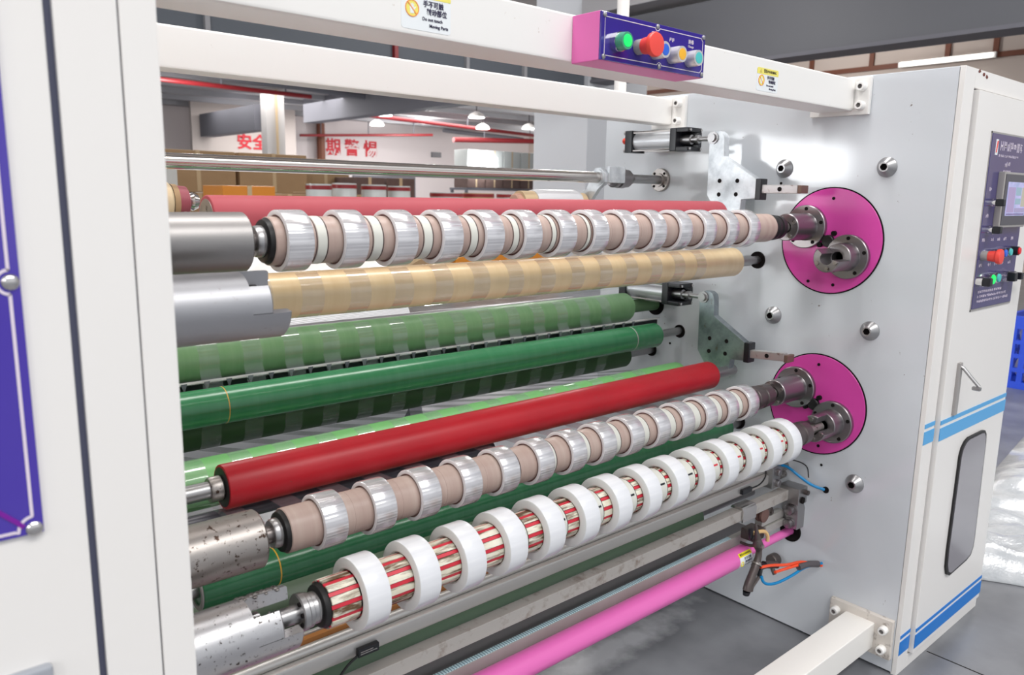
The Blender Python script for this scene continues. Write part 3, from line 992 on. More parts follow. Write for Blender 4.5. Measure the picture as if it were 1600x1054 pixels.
# bores where roller shafts enter the plate
for y, z, r in ((1.309, 1.126, 0.026), (1.69, 0.945, 0.036), (1.583, 0.867, 0.022), (1.698, 0.785, 0.022), (1.337, 0.612, 0.026), (1.128, 0.313, 0.034)):
    obj('shaft_bore', MB().rev((0, y, z), (-1, 0, 0), [(-0.001, 0), (0.002, r * 0.8), (0.004, r * 0.92), (0.003, r), (0, r)], 24), HOLE, RC)
for y, z in ((1.66, 1.53), (1.50, 0.905), (1.62, 0.82), (1.47, 0.80), (1.33, 0.56), (1.25, 1.355), (1.05, 0.545)):
    obj('tapped_hole', MB().cyl((0.001, y, z), (-0.0012, y, z), 0.004, seg=10), HOLE, RC)

# ================================================================== LEFT CABINET
LC = thing('machine_cabinet', 'white left end cabinet with purple panel, close at the left edge', 'machine', (-2.3, 1.36, 0))
obj('cabinet_body', MB().box(-2.85, -1.885, 0.79, 1.95, 0.0, 1.66, 0.004), WHITE, LC)
obj('corner_strip', MB().box(-1.9155, -1.883, 0.7815, 0.80, 0.0, 1.66, 0.0015), WHITE, LC)
obj('frame_strip', MB().box(-1.968, -1.917, 0.780, 0.80, 0.0, 1.66, 0.0015), WHITE, LC)
obj('door_gap', MB().box(-1.99, -1.90, 0.7845, 0.792, 0.0, 1.655), GAP, LC)
D2 = obj('door', MB().box(-2.80, -1.9745, 0.7785, 0.80, 0.03, 1.63, 0.003), WHITE, LC)
P2 = obj('decor_panel', MB().box(-2.60, -2.0105, 0.7745, 0.779, 1.0035, 1.60, 0.001), PURPLEL, LC)
xe = -2.0105
mb = MB()
def flat(pts, w_, y0, y1):
    n = len(pts)
    vs, fs = [], []
    for i, (x, z) in enumerate(pts):
        a = Vector(pts[max(i - 1, 0)])
        b = Vector(pts[min(i + 1, n - 1)])
        t_ = (b - a).normalized()
        nn = Vector((-t_.y, t_.x)) * w_ / 2
        for y in (y0, y1):
            vs += [(x + nn.x, y, z + nn.y), (x - nn.x, y, z - nn.y)]
    for i in range(n - 1):
        a, b = 4 * i, 4 * i + 4
        fs += [(a, a + 1, b + 1, b), (a + 2, b + 2, b + 3, a + 3), (a, b, b + 2, a + 2), (a + 1, a + 3, b + 3, b + 1)]
    return vs, fs
xl = xe - 0.0085
pts = [(xl, 1.6), (xl, 1.2405)] + arc((xe - 0.0075, 1.23), 0.0105, 95, 265, 12) + [(xl, 1.2195), (xl, 1.0215)] + \
      arc((xe - 0.0075, 1.0085), 0.012, 95, 185, 8) + [(xl - 0.014, 1.0085), (-2.6, 1.0085)]
obj('border_line', MB().add(*flat(pts, 0.0026, 0.7738, 0.775)), LINE, P2)
obj('decor_curve', MB().add(*flat([(-2.08, 1.062), (-2.058, 1.045), (-2.043, 1.03), (-2.031, 1.018), (-2.026, 1.012)], 0.004, 0.7736, 0.7748)), mat('magenta_line', srgb(120, 20, 150), 0.3), P2)
for z in (1.23, 1.0085):
    s_ = obj('screw', MB().rev((xe - 0.0075, 0.7745, z), (0, -1, 0), [(0, 0.0068), (0.0012, 0.0068), (0.003, 0.005), (0.0038, 0.0025), (0.0038, 0)], 20), SHINY, P2)
latch = obj('door_latch', MB().box(-2.11, -2.0145, 0.768, 0.780, 0.77, 0.8755, 0.004), mat('latch_metal', srgb(172, 176, 184), 0.4, 0.3), LC)
obj('latch_ring', MB().rev((-2.05, 0.768, 0.838), (0, -1, 0), [(0, 0.026), (0.002, 0.026), (0.002, 0.0235), (0, 0.0235)], 28), DGREY, latch)

# ================================================================== CROSS BEAMS
def bolt(o_, ax, r, h, parent, m=BEAMW, name='bolt'):
    b_ = obj(name, MB().rev(o_, ax, [(0, r), (h * 0.85, r), (h, r * 0.88), (h, r * 0.5)], 16), m, parent)
    A = Vector(ax).normalized()
    obj('socket', MB().rev(Vector(o_) + A * (h + 0.0002), -A, [(0, r * 0.55), (h * 0.5, r * 0.5), (h * 0.5, 0)], 6), GREYP, b_)
UB = thing('cross_beam', 'upper white cross beam carrying the button box and warning labels', 'beam', (-0.95, 1.09, 1.545))
obj('beam_body', MB().box(-1.884, -0.014, 1.045, 1.144, 1.545, 1.628, 0.006), BEAMW, UB)
obj('end_plate', MB().box(-0.014, 0, 1.005, 1.17, 1.535, 1.632, 0.002), BEAMW, UB)
bolt((-0.014, 1.024, 1.606), (-1, 0, 0), 0.012, 0.02, UB)
bolt((-0.014, 1.024, 1.558), (-1, 0, 0), 0.012, 0.02, UB)
LB = thing('cross_beam', 'plain white cross beam behind and below the button box beam', 'beam', (-0.95, 1.68, 1.541))
obj('beam_body', MB().box(-1.884, -0.014, 1.65, 1.712, 1.541, 1.624, 0.006), BEAMW, LB)
obj('end_plate', MB().box(-0.014, 0, 1.60, 1.735, 1.53, 1.63, 0.002), BEAMW, LB)
bolt((-0.014, 1.624, 1.606), (-1, 0, 0), 0.012, 0.02, LB)
bolt((-0.014, 1.624, 1.552), (-1, 0, 0), 0.012, 0.02, LB)
FB = thing('cross_beam', 'white cross beam near the floor at the lower right', 'beam', (-0.95, 0.89, 0.063))
obj('beam_body', MB().box(-1.884, -0.014, 0.845, 0.93, 0.063, 0.140, 0.004), mat('clean_white_paint', srgb(236, 233, 228), 0.4), FB)
obj('end_plate', MB().box(-0.016, 0, 0.797, 0.978, 0.045, 0.162, 0.002), DIRTYW, FB)
for y in (0.818, 0.957):
    for z in (0.073, 0.132):
        bolt((-0.016, y, z), (-1, 0, 0), 0.012, 0.02, FB)

# warning labels
def warning(parent, x0, x1, z0, z1, y, full, ym=LABELY):
    W, H = x1 - x0, z1 - z0
    def rr(a, b, c, d, r, n=4):
        return arc((b - r, d - r), r, 0, 90, n) + arc((a + r, d - r), r, 90, 180, n) + arc((a + r, c + r), r, 180, 270, n) + arc((b - r, c + r), r, 270, 360, n)
    L_ = obj('warning_label', MB().prism(rr(x0, x1, z0, z1, W * 0.05), 'xz', y - 0.0006, y + 0.0002), LABELW, parent)
    zb = z1 - H * 0.27
    r = W * 0.05
    band = arc((x1 - r, z1 - r), r, 0, 90, 4) + arc((x0 + r, z1 - r), r, 90, 180, 4) + [(x0, zb), (x1, zb)]
    obj('band', MB().prism(band, 'xz', y - 0.0010, y - 0.0004), ym, L_)
    yy = y - 0.0012
    tx = dict(xdir=(1, 0, 0), up=(0, 0, 1))
    text('警告/WARNING', H * 0.165, (x0 + W * 0.60, yy, z1 - H * 0.135), (1, 0, 0), (0, 0, 1), INKK, L_, bold=H * 0.003, sx=0.88)
    text('手不可触', H * 0.16, (x0 + W * 0.64, yy, z0 + H * 0.60), (1, 0, 0), (0, 0, 1), INK, L_, bold=H * 0.003, sx=0.92)
    text('转动部位', H * 0.16, (x0 + W * 0.71, yy, z0 + H * 0.43), (1, 0, 0), (0, 0, 1), INK, L_, bold=H * 0.003, sx=0.92)
    text('Do not touch', H * 0.105, (x0 + W * 0.62, yy, z0 + H * 0.27), (1, 0, 0), (0, 0, 1), INK, L_, bold=H * 0.002)
    text('Moving Parts', H * 0.105, (x0 + W * 0.75, yy, z0 + H * 0.13), (1, 0, 0), (0, 0, 1), INK, L_, bold=H * 0.002)
    c = (x0 + W * 0.21, z0 + H * 0.46)
    R0 = W * 0.135
    obj('symbol_disc', MB().prism(arc(c, R0, 0, 345, 23), 'xz', y - 0.0010, y - 0.0004), LABELYB if ym is LABELYB else LABELY, L_)
    hand = [(-.35, -.75), (.3, -.75), (.38, -.2), (.7, .2), (.6, .3), (.3, .05), (.34, .6), (.22, .66), (.16, .2), (.1, .74), (-.04, .76), (-.06, .25),
            (-.16, .7), (-.28, .66), (-.24, .2), (-.38, .5), (-.48, .42), (-.42, -.1)]
    obj('symbol_hand', MB().prism([(c[0] + a * R0 * 0.8, c[1] + b * R0 * 0.8) for a, b in hand], 'xz', y - 0.0014, y - 0.0009), LABELW, L_)
    ring = MB().rev((c[0], y - 0.0004, c[1]), (0, -1, 0), [(0, R0), (0.0012, R0), (0.0012, R0 * 0.9), (0, R0 * 0.9)], 28)
    d = R0 * 0.68
    ring.prism([(c[0] - d - R0 * .06, c[1] + d), (c[0] - d + R0 * .06, c[1] + d + R0 * .06), (c[0] + d + R0 * .06, c[1] - d), (c[0] + d - R0 * .06, c[1] - d - R0 * .06)], 'xz', y - 0.0018, y - 0.0013)
    obj('prohibition_ring', ring, ORANGE, L_)
    # small hazard triangle in the band
    tc_ = (x0 + W * 0.16, z1 - H * 0.14)
    obj('hazard_triangle', MB().prism([(tc_[0] - H * .09, tc_[1] - H * .075), (tc_[0] + H * .09, tc_[1] - H * .075), (tc_[0], tc_[1] + H * .085)], 'xz', y - 0.0014, y - 0.0009), mat('dim_yellow_ink', srgb(205, 190, 90), 0.5), L_)
    return L_
warning(UB, -1.4487, -1.3575, 1.5535, 1.6185, 1.045, True)
warning(UB, -0.489, -0.3995, 1.5545, 1.6055, 1.045, True)

# button box on the upper beam
BX = thing('button_box', 'pink button box with purple front and five buttons', 'control box', (-0.94, 1.01, 1.542))
obj('box_shell', MB().box(-1.088, -0.787, 0.979, 1.045, 1.542, 1.624, 0.002), PINKB, BX)
F = obj('front_panel', MB().box(-1.087, -0.788, 0.975, 0.9795, 1.543, 1.623, 0.001), PURPLE, BX)
yF = 0.975
pts = [(-1.078, 1.551), (-1.078, 1.615), (-0.943, 1.615)] + arc((-0.936, 1.6175), 0.007, 200, 340, 6) + [(-0.929, 1.615), (-0.802, 1.615), (-0.796, 1.609),
       (-0.796, 1.557), (-0.802, 1.551), (-0.92, 1.551)] + arc((-0.927, 1.5485), 0.007, 20, 160, 6) + [(-0.934, 1.551), (-1.078, 1.551)]
obj('border_line', MB().add(*flat(pts, 0.0013, yF - 0.0006, yF + 0.0002)), LINE, F)
for x, z in ((-1.0795, 1.6175), (-0.936, 1.6175), (-0.795, 1.6175), (-1.0795, 1.5485), (-0.927, 1.5485), (-0.795, 1.5485)):
    obj('screw', MB().rev((x, yF, z), (0, -1, 0), [(0, 0.0045), (0.0018, 0.0042), (0.0026, 0.003), (0.0026, 0)], 12), STEEL, F)
push(-1.048, 1.5755, 0.0152, 0.027, BTN_G, BX, BTN_GR, yF, collar=CHROME, cap_out=0.0012, cap_r=0.72)
mushroom(-0.989, 1.575, 0.0215, 0.044, BTN_R, BX, yF)
push(-0.942, 1.5740, 0.0150, 0.026, BTN_B, BX, RINGM, yF, cap_out=0.0008, cap_r=0.70)
push(-0.893, 1.5722, 0.0150, 0.027, BTN_Y, BX, RINGM, yF, cap_out=0.0008, cap_r=0.72)
push(-0.838, 1.5722, 0.0150, 0.024, BTN_T, BX, RINGM, yF, cap_out=0.0008, cap_r=0.72)
for s, x in (('启动', -1.047), ('反转', -0.945), ('主机', -0.892), ('换卷', -0.834)):
    if s in ('换卷', '反转'):
        text(s, 0.0085, (x, yF - 0.0006, 1.6035), (1, 0, 0), (0, 0, 1), LINE, F, bold=0.0001)
text('Change', 0.006, (-0.834, yF - 0.0006, 1.5955), (1, 0, 0), (0, 0, 1), LINE, F)
glyphs(-0.90, -0.884, 1.597, 0.007, 2, F, y=yF)

# lamp pole on top of the plate
o = obj('white_pole', MB().cyl((0.045, 1.932, 1.637), (0.045, 1.932, 2.6), 0.0215, seg=20), WHITE)
tag(o, 'white vertical pole standing on the plate behind the button box', 'pole')

# ================================================================== ROLLERS
def roller(name, lab, y, z, r, x0, x1, m, shaft_r, xs0, xs1, bev=0.004, sm=STEEL, extra=None):
    t = thing(name, lab, 'roller', ((x0 + x1) / 2, y, z))
    obj('sleeve', MB().rev((x0, y, z), (1, 0, 0), [(0, shaft_r), (0, r - bev), (bev * 0.35, r - bev * 0.3), (bev, r), (x1 - x0 - bev, r), (x1 - x0 - bev * 0.35, r - bev * 0.3), (x1 - x0, r - bev), (x1 - x0, shaft_r)], 56), m, t)
    obj('shaft', MB().cyl((xs0, y, z), (xs1, y, z), shaft_r, seg=24), sm, t)
    return t
XL = -1.8855
G1, G2, G3, G5, G4 = (1.694, 0.948), (1.583, 0.868), (1.698, 0.785), (1.52, 0.732), (1.337, 0.606)
CR, RD, RU = (1.309, 1.126), (1.330, 0.789), (1.336, 1.260)
r1 = roller('guide_roller', 'pale green roller with clear film strips under the cream roller', *G1, 0.0475, -1.875, -0.150, GREENL, 0.022, XL, 0.0, 0.012, mat('green_shaft', srgb(100, 135, 95), 0.5))
r2 = roller('guide_roller', 'deep green glossy roller in front of the pale green one', *G2, 0.039, -1.875, -0.132, GREEND, 0.013, XL, 0.0)
for x, m in ((-1.547, mat('amber_ring', srgb(190, 150, 70), 0.4)), (-0.262, GREYP)):
    obj('wear_ring', MB().rev((x, *G2), (1, 0, 0), [(0, 0.0385), (0.0005, 0.0392), (0.004 if m is GREYP else 0.0022, 0.0392), (0.0045, 0.0385)], 40), m, r2)
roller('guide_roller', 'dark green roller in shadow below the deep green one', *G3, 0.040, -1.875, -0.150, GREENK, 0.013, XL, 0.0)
roller('guide_roller', 'light green roller half hidden behind the bright red one', *G5, 0.050, -1.875, -0.085, GREENM, 0.014, XL, 0.0)
r4 = roller('guide_roller', 'green glossy roller under the beige tape spindle', *G4, 0.036, -1.70, -0.075, GREEND, 0.014, XL, 0.0)
obj('end_ring', MB().rev((-1.7025, *G4), (1, 0, 0), [(0, 0.028), (0, 0.036), (0.003, 0.0365), (0.003, 0.028)], 32, closed=True), GREYP, r4)
obj('wear_ring', MB().rev((-1.558, *G4), (1, 0, 0), [(0, 0.0355), (0.0005, 0.0363), (0.003, 0.0363), (0.0035, 0.0355)], 40), mat('yellow_ring', srgb(226, 176, 60), 0.4), r4)
roller('guide_roller', 'large dark green roller between the two lower spindles', 1.42, 0.449, 0.07, -1.875, -0.10, mat('drab_green_rubber', srgb(74, 92, 70), 0.5), 0.016, XL, 0.0)  # dull dark green rubber on the large roller
rc = roller('contact_roller', 'cream rubber roller below the top row of tapes', *CR, 0.0415, -1.875, -0.132, CREAM, 0.012, XL, 0.0, 0.006)
obj('shaft_collar', MB().cyl((-0.10, *CR), (-0.045, *CR), 0.016, seg=20, bev=0.002), STEEL, rc)
rr_ = roller('press_roller', 'bright red rubber roller above the beige tape spindle', *RD, 0.0405, -1.648, -0.186, REDR, 0.016, XL, -0.06, 0.002)
obj('end_bearing', MB().rev((-1.649, *RD), (1, 0, 0), [(0, 0.016), (0, 0.030), (0.0005, 0.036), (0.002, 0.036)], 32), BLACK, rr_)
obj('shaft_collar', MB().rev((-1.672, *RD), (1, 0, 0), [(0, 0.016), (0, 0.021), (0.003, 0.0225), (0.02, 0.0225), (0.023, 0.020)], 24), STEELD, rr_)
rp = roller('press_roller', 'pale red roller behind the top row of tapes', *RU, 0.0405, -1.648, -0.190, REDP, 0.012, -1.70, -0.08, 0.003)
obj('end_bearing', MB().rev((-1.649, *RU), (1, 0, 0), [(0, 0.008), (0, 0.018), (0.0005, 0.019), (-0.0005, 0.026), (0.0005, 0.034), (0.002, 0.035)], 32), STEELD, rp)
roller('rear_roller', 'grey steel roller at the rear feeding film strips to the cream roller', 2.06, 0.905, 0.03, -1.87, -0.03, STEEL, 0.012, XL, 0.0)
# dark tube low behind the bright red roller
o = obj('spreader_bar', MB().cyl((-1.884, 1.36, 0.722), (-1.0, 1.36, 0.722), 0.014, seg=16), DGREY)
tag(o, 'dark grey spreader bar under the bright red roller', 'bar')

# chromed rod with its bearing
t = thing('chromed_rod', 'long chromed rod above the pale red roller', 'rod', (-1.0, 1.693, 1.365))
ry, rz = 1.693, 1.3655
obj('rod', MB().cyl((XL, ry, rz), (-0.215, ry, rz), 0.0168, seg=32), RODM, t)
obj('bearing', MB().rev((-0.245, ry, rz), (1, 0, 0), [(0, 0.017), (0, 0.027), (0.004, 0.029), (0.018, 0.029), (0.019, 0.025), (0.026, 0.025), (0.027, 0.031), (0.05, 0.031), (0.052, 0.028), (0.07, 0.028), (0.075, 0.024), (0.09, 0.018)], 28), CHUCKR, t)
obj('stub_shaft', MB().cyl((-0.17, ry, rz), (0, ry, rz), 0.0145, seg=20), STEEL, t)
fl = obj('mount_flange', MB().rev((0, ry, rz), (-1, 0, 0), [(0, 0.038), (0.009, 0.038), (0.011, 0.036), (0.011, 0.022), (0.016, 0.021), (0.016, 0.014)], 28), STEELD, t)
for a in (45, 135, 225, 315):
    y_, z_ = ry + 0.029 * math.cos(math.radians(a)), rz + 0.029 * math.sin(math.radians(a))
    obj('bolt', MB().cyl((-0.0105, y_, z_), (-0.013, y_, z_), 0.0045, seg=10), HOLE, fl)
# edge trim rolls on the rod
t = thing('trim_roll', 'white film trim roll with brown core behind the pale red roller', 'film roll', (-0.47, 1.75, 1.288))
y, z = 1.75, 1.288
obj('film_winding', MB().rev((-0.535, y, z), (1, 0, 0), [(0, 0.028), (0.0, 0.036), (0.02, 0.039), (0.17, 0.039), (0.19, 0.034), (0.19, 0.02)], 28), FILMW, t)
obj('core', MB().rev((-0.585, y, z), (1, 0, 0), [(0, 0.022), (0, 0.033), (0.055, 0.033)], 28), CARDL, t)
obj('tip', MB().cyl((-0.605, y, z), (-0.58, y, z), 0.024, 0.026, seg=20, bev=0.003), mat('copper_pink', srgb(196, 150, 128), 0.4), t)
obj('hub', MB().cyl((-0.35, y, z), (-0.315, y, z), 0.03, seg=24, bev=0.003), CARDL, t)
t = thing('trim_roll_holder', 'pale metal arm linking the trim roll to the chromed rod', 'arm', (-0.27, 1.72, 1.32))
arm = [(1.775, 1.262), (1.79, 1.288), (1.778, 1.312), (1.74, 1.33), (1.722, 1.372), (1.705, 1.395), (1.68, 1.396), (1.662, 1.378), (1.662, 1.352), (1.69, 1.33), (1.715, 1.30), (1.726, 1.27), (1.75, 1.258)]
obj('arm_plate', MB().prism(arm, 'yz', -0.312, -0.296, 0.002), ZINC, t)
obj('slot', MB().cyl((-0.3125, 1.752, 1.288), (-0.3135, 1.752, 1.288), 0.012, seg=16), HOLE, t)
obj('clamp', MB().rev((-0.315, ry, rz), (1, 0, 0), [(0, 0.0172), (0, 0.026), (0.03, 0.026), (0.03, 0.0172)], 24, closed=True), ZINC, t)
obj('link_plate', MB().box(-0.30, -0.225, 1.655, 1.67, 1.35, 1.40, 0.003), ZINC, t)
t = thing('trim_roll', 'cream trim roll with dusty pink flange at the left frame', 'film roll', (-1.7, 1.75, 1.283))
z = 1.283
obj('film_winding', MB().rev((-1.86, y, z), (1, 0, 0), [(0, 0.02), (0, 0.046), (0.25, 0.046), (0.262, 0.043), (0.28, 0.041), (0.285, 0.036), (0.285, 0.02)], 32), mat('cream_film', srgb(226, 204, 168), 0.5), t)
obj('core', MB().rev((-1.574, y, z), (1, 0, 0), [(0, 0.037), (0.012, 0.036), (0.012, 0.02)], 28), CARD, t)
obj('flange', MB().rev((-1.562, y, z), (1, 0, 0), [(0, 0.028), (0, 0.034), (0.02, 0.032), (0.024, 0.026), (0.024, 0.01)], 28), mat('dusty_pink', srgb(160, 80, 92), 0.5), t)
obj('spindle_tip', MB().rev((XL, y, z), (1, 0, 0), [(0, 0.012), (0.345, 0.012), (0.358, 0.02), (0.37, 0.014), (0.37, 0)], 20), SHINY, t)

# slitter bar with hooks between the green rollers
t = thing('slitter_bar', 'thin white slitter bar with black clips between the green rollers', 'bar', (-1.0, 1.63, 0.908))
obj('white_rod', MB().cyl((XL, 1.651, 0.9055), (-0.03, 1.651, 0.9055), 0.0032, seg=10), mat('white_rod_paint', srgb(235, 233, 230), 0.3), t)
obj('black_rail', MB().box(XL, -0.03, 1.656, 1.664, 0.880, 0.899), BLACKP, t)
cl = None
for i in range(36):
    x = -1.84 + i * 0.0479
    if cl is None:
        cl = obj('blade_clip', MB().prism([(-0.0065, 0.004), (0.0065, 0.004), (0.001, -0.013), (-0.001, -0.013)], 'xz', -0.0035, 0.001).cyl((0, -0.0045, -0.003), (0, -0.003, -0.003), 0.002, seg=8), mat('clip_grey', srgb(120, 122, 130), 0.4), None)
        cl.parent = t
        cl.location = (x + 1.0, 1.651 - 1.63, -0.005)
    else:
        c = cl.copy()
        COL.objects.link(c)
        c.location = (x + 1.0, 1.651 - 1.63, -0.005)

# film strips
PITCH = 0.0958
RU0, RL0 = -1.566, -1.524            # right faces of the leftmost tapes
TW = 0.043
U1, L1, L2, U2 = (1.156, 1.233), (1.146, 0.763), (1.026, 0.683), (1.026, 1.156)
e = 0.0009
pathL = arc(G1, 0.0475 + e, 110, 200, 14) + arc(G2, 0.039 + e, 14, -14, 4) + arc(G3, 0.04 + e, 170, 255, 10) + arc(G5, 0.05 + e, 82, 215, 12) + arc(RD, 0.0405 + e, 300, 265, 5) + arc(L1, 0.0465, 352, 344, 2)
pathU = [(2.06, 0.905 + 0.031), (1.7, 1.008)] + arc(CR, 0.0415 + e, -82, -250, 18) + arc(U1, 0.0465, 322, 316, 2)
s0 = tag(obj('film_strip', ribbon(pathL, RL0 - TW, RL0), STRIPF, sharp=60), 'x', 'film strip', 'clear film strips over the green rollers')
s0['label'] = 'clear film strip over the pale green roller, leftmost'
for i in range(1, 14):
    c = s0.copy()
    COL.objects.link(c)
    c.location = (PITCH * i, 0, 0)
    c['label'] = 'clear film strip over the pale green roller, ' + ordl(i)
c = s0.copy()
COL.objects.link(c)
c.location = (-PITCH, 0, 0)
c['label'] = 'clear film strip over the pale green roller, next to the left cabinet'
s1 = tag(obj('film_strip', ribbon(pathU, RU0 - TW, RU0), STRIPF, sharp=60), 'clear film strip round the cream roller, leftmost', 'film strip', 'clear film strips round the cream roller')
for i in range(1, 14):
    c = s1.copy()
    COL.objects.link(c)
    c.location = (PITCH * i, 0, 0)
    c['label'] = 'clear film strip round the cream roller, ' + ordl(i)
# jumbo parent roll behind the machine
t = thing('jumbo_roll', 'large white parent roll of film behind the green rollers', 'film roll', (-1.2, 2.75, 0.70))
obj('film_winding', MB().rev((-1.78, 2.75, 0.70), (1, 0, 0), [(0, 0.08), (0, 0.38), (1.25, 0.38), (1.25, 0.08)], 64), WEB, t)
obj('core', MB().rev((-1.80, 2.75, 0.70), (1, 0, 0), [(0, 0.06), (0, 0.08), (1.30, 0.08), (1.30, 0.06)], 28, closed=True), CARD, t)
obj('shaft', MB().cyl((-1.95, 2.75, 0.70), (-0.30, 2.75, 0.70), 0.04, seg=20), STEEL, t)
t = thing('roll_stand', 'grey steel stand holding the parent roll behind the machine', 'stand', (-1.1, 2.75, 0))
for x in (-1.90, -0.42):
    obj('upright', MB().prism([(2.45, 0), (3.05, 0), (2.85, 0.655), (2.65, 0.655)], 'yz', x, x + 0.06), SOFFIT, t)

# ================================================================== CHUCKS ON THE LEFT
def sector(mb, c, x0, x1, ri, ro, a0, a1):
    return mb.rev((x0, *c), (1, 0, 0), [(0, ri), (0, ro), (x1 - x0 - 0.002, ro), (x1 - x0, ro - 0.002), (x1 - x0, ri)], max(4, int((a1 - a0) / 9)), math.radians(a0), math.radians(a1), closed=True)
def chuck_left(c, r, lab, m, xe_, jaws=None, shaft=False):
    t = thing('spindle_chuck', lab, 'chuck', (-1.78, *c))
    bv = 0.0001 if jaws else 0.003
    prof = [(0, 0), (0, r), (xe_ - XL - bv, r), (xe_ - XL, r - bv), (xe_ - XL, r * 0.42), (xe_ - XL - 0.02, r * 0.40), (xe_ - XL - 0.02, 0)]
    obj('barrel', MB().rev((XL, *c), (1, 0, 0), prof, 48), m, t)
    for (a0, a1, x1, ri) in jaws or ():
        obj('jaw', sector(MB(), c, xe_ - 0.001, x1, ri, r, a0, a1), m, t)
    return t
chuck_left(U1, 0.0445, 'smooth dull steel chuck holding the left end of the top spindle', STEELU, -1.672, [(60, 305, -1.660, 0.02)])
chuck_left(U2, 0.0465, 'empty notched steel chuck beside the cream roller', mat('satin_steel', srgb(166, 166, 170), 0.44, 0.9, spots=0.34, sscale=30, spotcol=srgb(110, 96, 88), sedge=0.12, bump=0.08, bscale=60), -1.722, [(188, 285, -1.668, 0.029), (140, 187, -1.694, 0.029), (55, 96, -1.682, 0.026)])
chuck_left(L1, 0.047, 'rust flecked steel chuck holding the beige spindle', STEELD, -1.662, None)
chuck_left(L2, 0.0475, 'battered notched steel chuck holding the striped spindle', STEELB, -1.735, [(183, 275, -1.667, 0.028), (134, 182, -1.696, 0.028), (40, 84, -1.668, 0.027)])
obj('inner_bore', MB().cyl((-1.75, *U2), (-1.700, *U2), 0.0282, seg=28), HOLE, bpy.data.objects['spindle_chuck.001'])
obj('bearing_end', MB().rev((-1.75, *L2), (1, 0, 0), [(0, 0), (0, 0.0225), (0.035, 0.0225), (0.037, 0.0205), (0.037, 0.0142)], 28), CHROME, bpy.data.objects['spindle_chuck.003'])
mb = MB()
for i in range(46):
    a_ = math.radians(random.uniform(52, 88))
    x_ = random.uniform(-1.742, -1.682)
    mb.sph((x_, L2[0] + 0.047 * math.cos(a_), L2[1] + 0.047 * math.sin(a_)), random.uniform(0.0018, 0.0042), 7, 5, (1.3, 1, 0.8))
for i in range(14):
    a_ = math.radians(random.uniform(130, 140))
    mb.sph((random.uniform(-1.735, -1.70), L2[0] + 0.0455 * math.cos(a_), L2[1] + 0.0455 * math.sin(a_)), random.uniform(0.0012, 0.0028), 7, 5)
obj('grime_lumps', mb, mat('silvery_grime', srgb(120, 116, 114), 0.4, 0.8, spots=0.6, sscale=200, spotcol=srgb(50, 44, 40)), bpy.data.objects['spindle_chuck.003'], kind='stuff')
# ================================================================== TURRETS ON THE RIGHT
def turret(cy, cz, lab, pairs, lab2):
    t = thing('turret_disc', lab, 'turret', (0, cy, cz), 'magenta turret discs')
    obj('disc', MB().rev((0, cy, cz), (-1, 0, 0), [(0, 0), (0, 0.146), (0.003, 0.146), (0.004, 0.145), (0.004, 0)], 72), MAGENTA, t)
    obj('rim_gap', MB().rev((0, cy, cz), (-1, 0, 0), [(0, 0.1462), (0.0025, 0.1462), (0.0025, 0.1495), (0, 0.1495)], 72), HOLE, t)
    obj('centre_plug', MB().cyl((-0.003, cy + 0.003, cz), (-0.016, cy + 0.003, cz), 0.017, seg=20, bev=0.002), BLACK, t)
    for dy, dz in ((0.0, 0.118), (0.055, -0.118), (-0.02, -0.122), (0.022, 0.012), (0.027, -0.012), (-0.012, 0.022)):
        obj('small_bolt', MB().cyl((-0.003, cy + dy, cz + dz), (-0.006 if abs(dz) > 0.1 else -0.014, cy + dy, cz + dz), 0.0045 if abs(dz) > 0.1 else 0.007, seg=10), HOLE, t)
    for (c, xend, jaws, bore) in pairs:
        k_ = obj('chuck', MB().rev((-0.004, *c), (-1, 0, 0), [(0, 0.061), (0.012, 0.061), (0.014, 0.059), (0.014, 0.0395), (0.017, 0.0375),
                 (-xend - 0.006, 0.0375), (-xend - 0.004, 0.0355), (-xend - 0.004, 0.016), (-xend - 0.03, 0.0155), (-xend - 0.03, 0)], 44), CHUCKR, t)
        for a in (20, 92, 164, 236, 308):
            y_, z_ = c[0] + 0.051 * math.cos(math.radians(a)), c[1] + 0.051 * math.sin(math.radians(a))
            obj('bolt', MB().cyl((-0.0175, y_, z_), (-0.0195, y_, z_), 0.0052, seg=12), HOLE, k_)
        obj('bore', MB().cyl((xend + 0.028, *c), (xend + 0.026, *c), 0.0158, seg=20), HOLE, k_)
        for (a0, a1, x1) in jaws:
            obj('jaw', MB().rev((xend, *c), (-1, 0, 0), [(0, 0.0175), (0, 0.0375), (xend - x1 - 0.002, 0.0375), (xend - x1, 0.0355), (xend - x1, 0.0175)], max(4, int((a1 - a0) / 9)), math.radians(a0), math.radians(a1), closed=True), CHUCKR, k_)
        if bore:
            for a in bore:
                y_, z_ = c[0] + 0.028 * math.cos(math.radians(a)), c[1] + 0.028 * math.sin(math.radians(a))
                xj = min([xend] + [j[2] for j in jaws])
                obj('bolt', MB().cyl((xj + 0.002, y_, z_), (xj - 0.005, y_, z_), 0.0055, seg=12), STEELD, k_)
turret(1.083, 1.196, 'upper magenta turret disc with two steel chucks on the plate', [
    (U1, -0.118, [], (60, 150, 240, 330)),
    (U2, -0.068, [(-170, 40, -0.128)], (200, 260, 330))], '')
turret(1.083, 0.723, 'lower magenta turret disc with two steel chucks on the plate', [
    (L1, -0.132, [], (60, 150, 240, 330)),
    (L2, -0.066, [(-165, 15, -0.120), (60, 110, -0.120)], (200, 260, 80))], '')

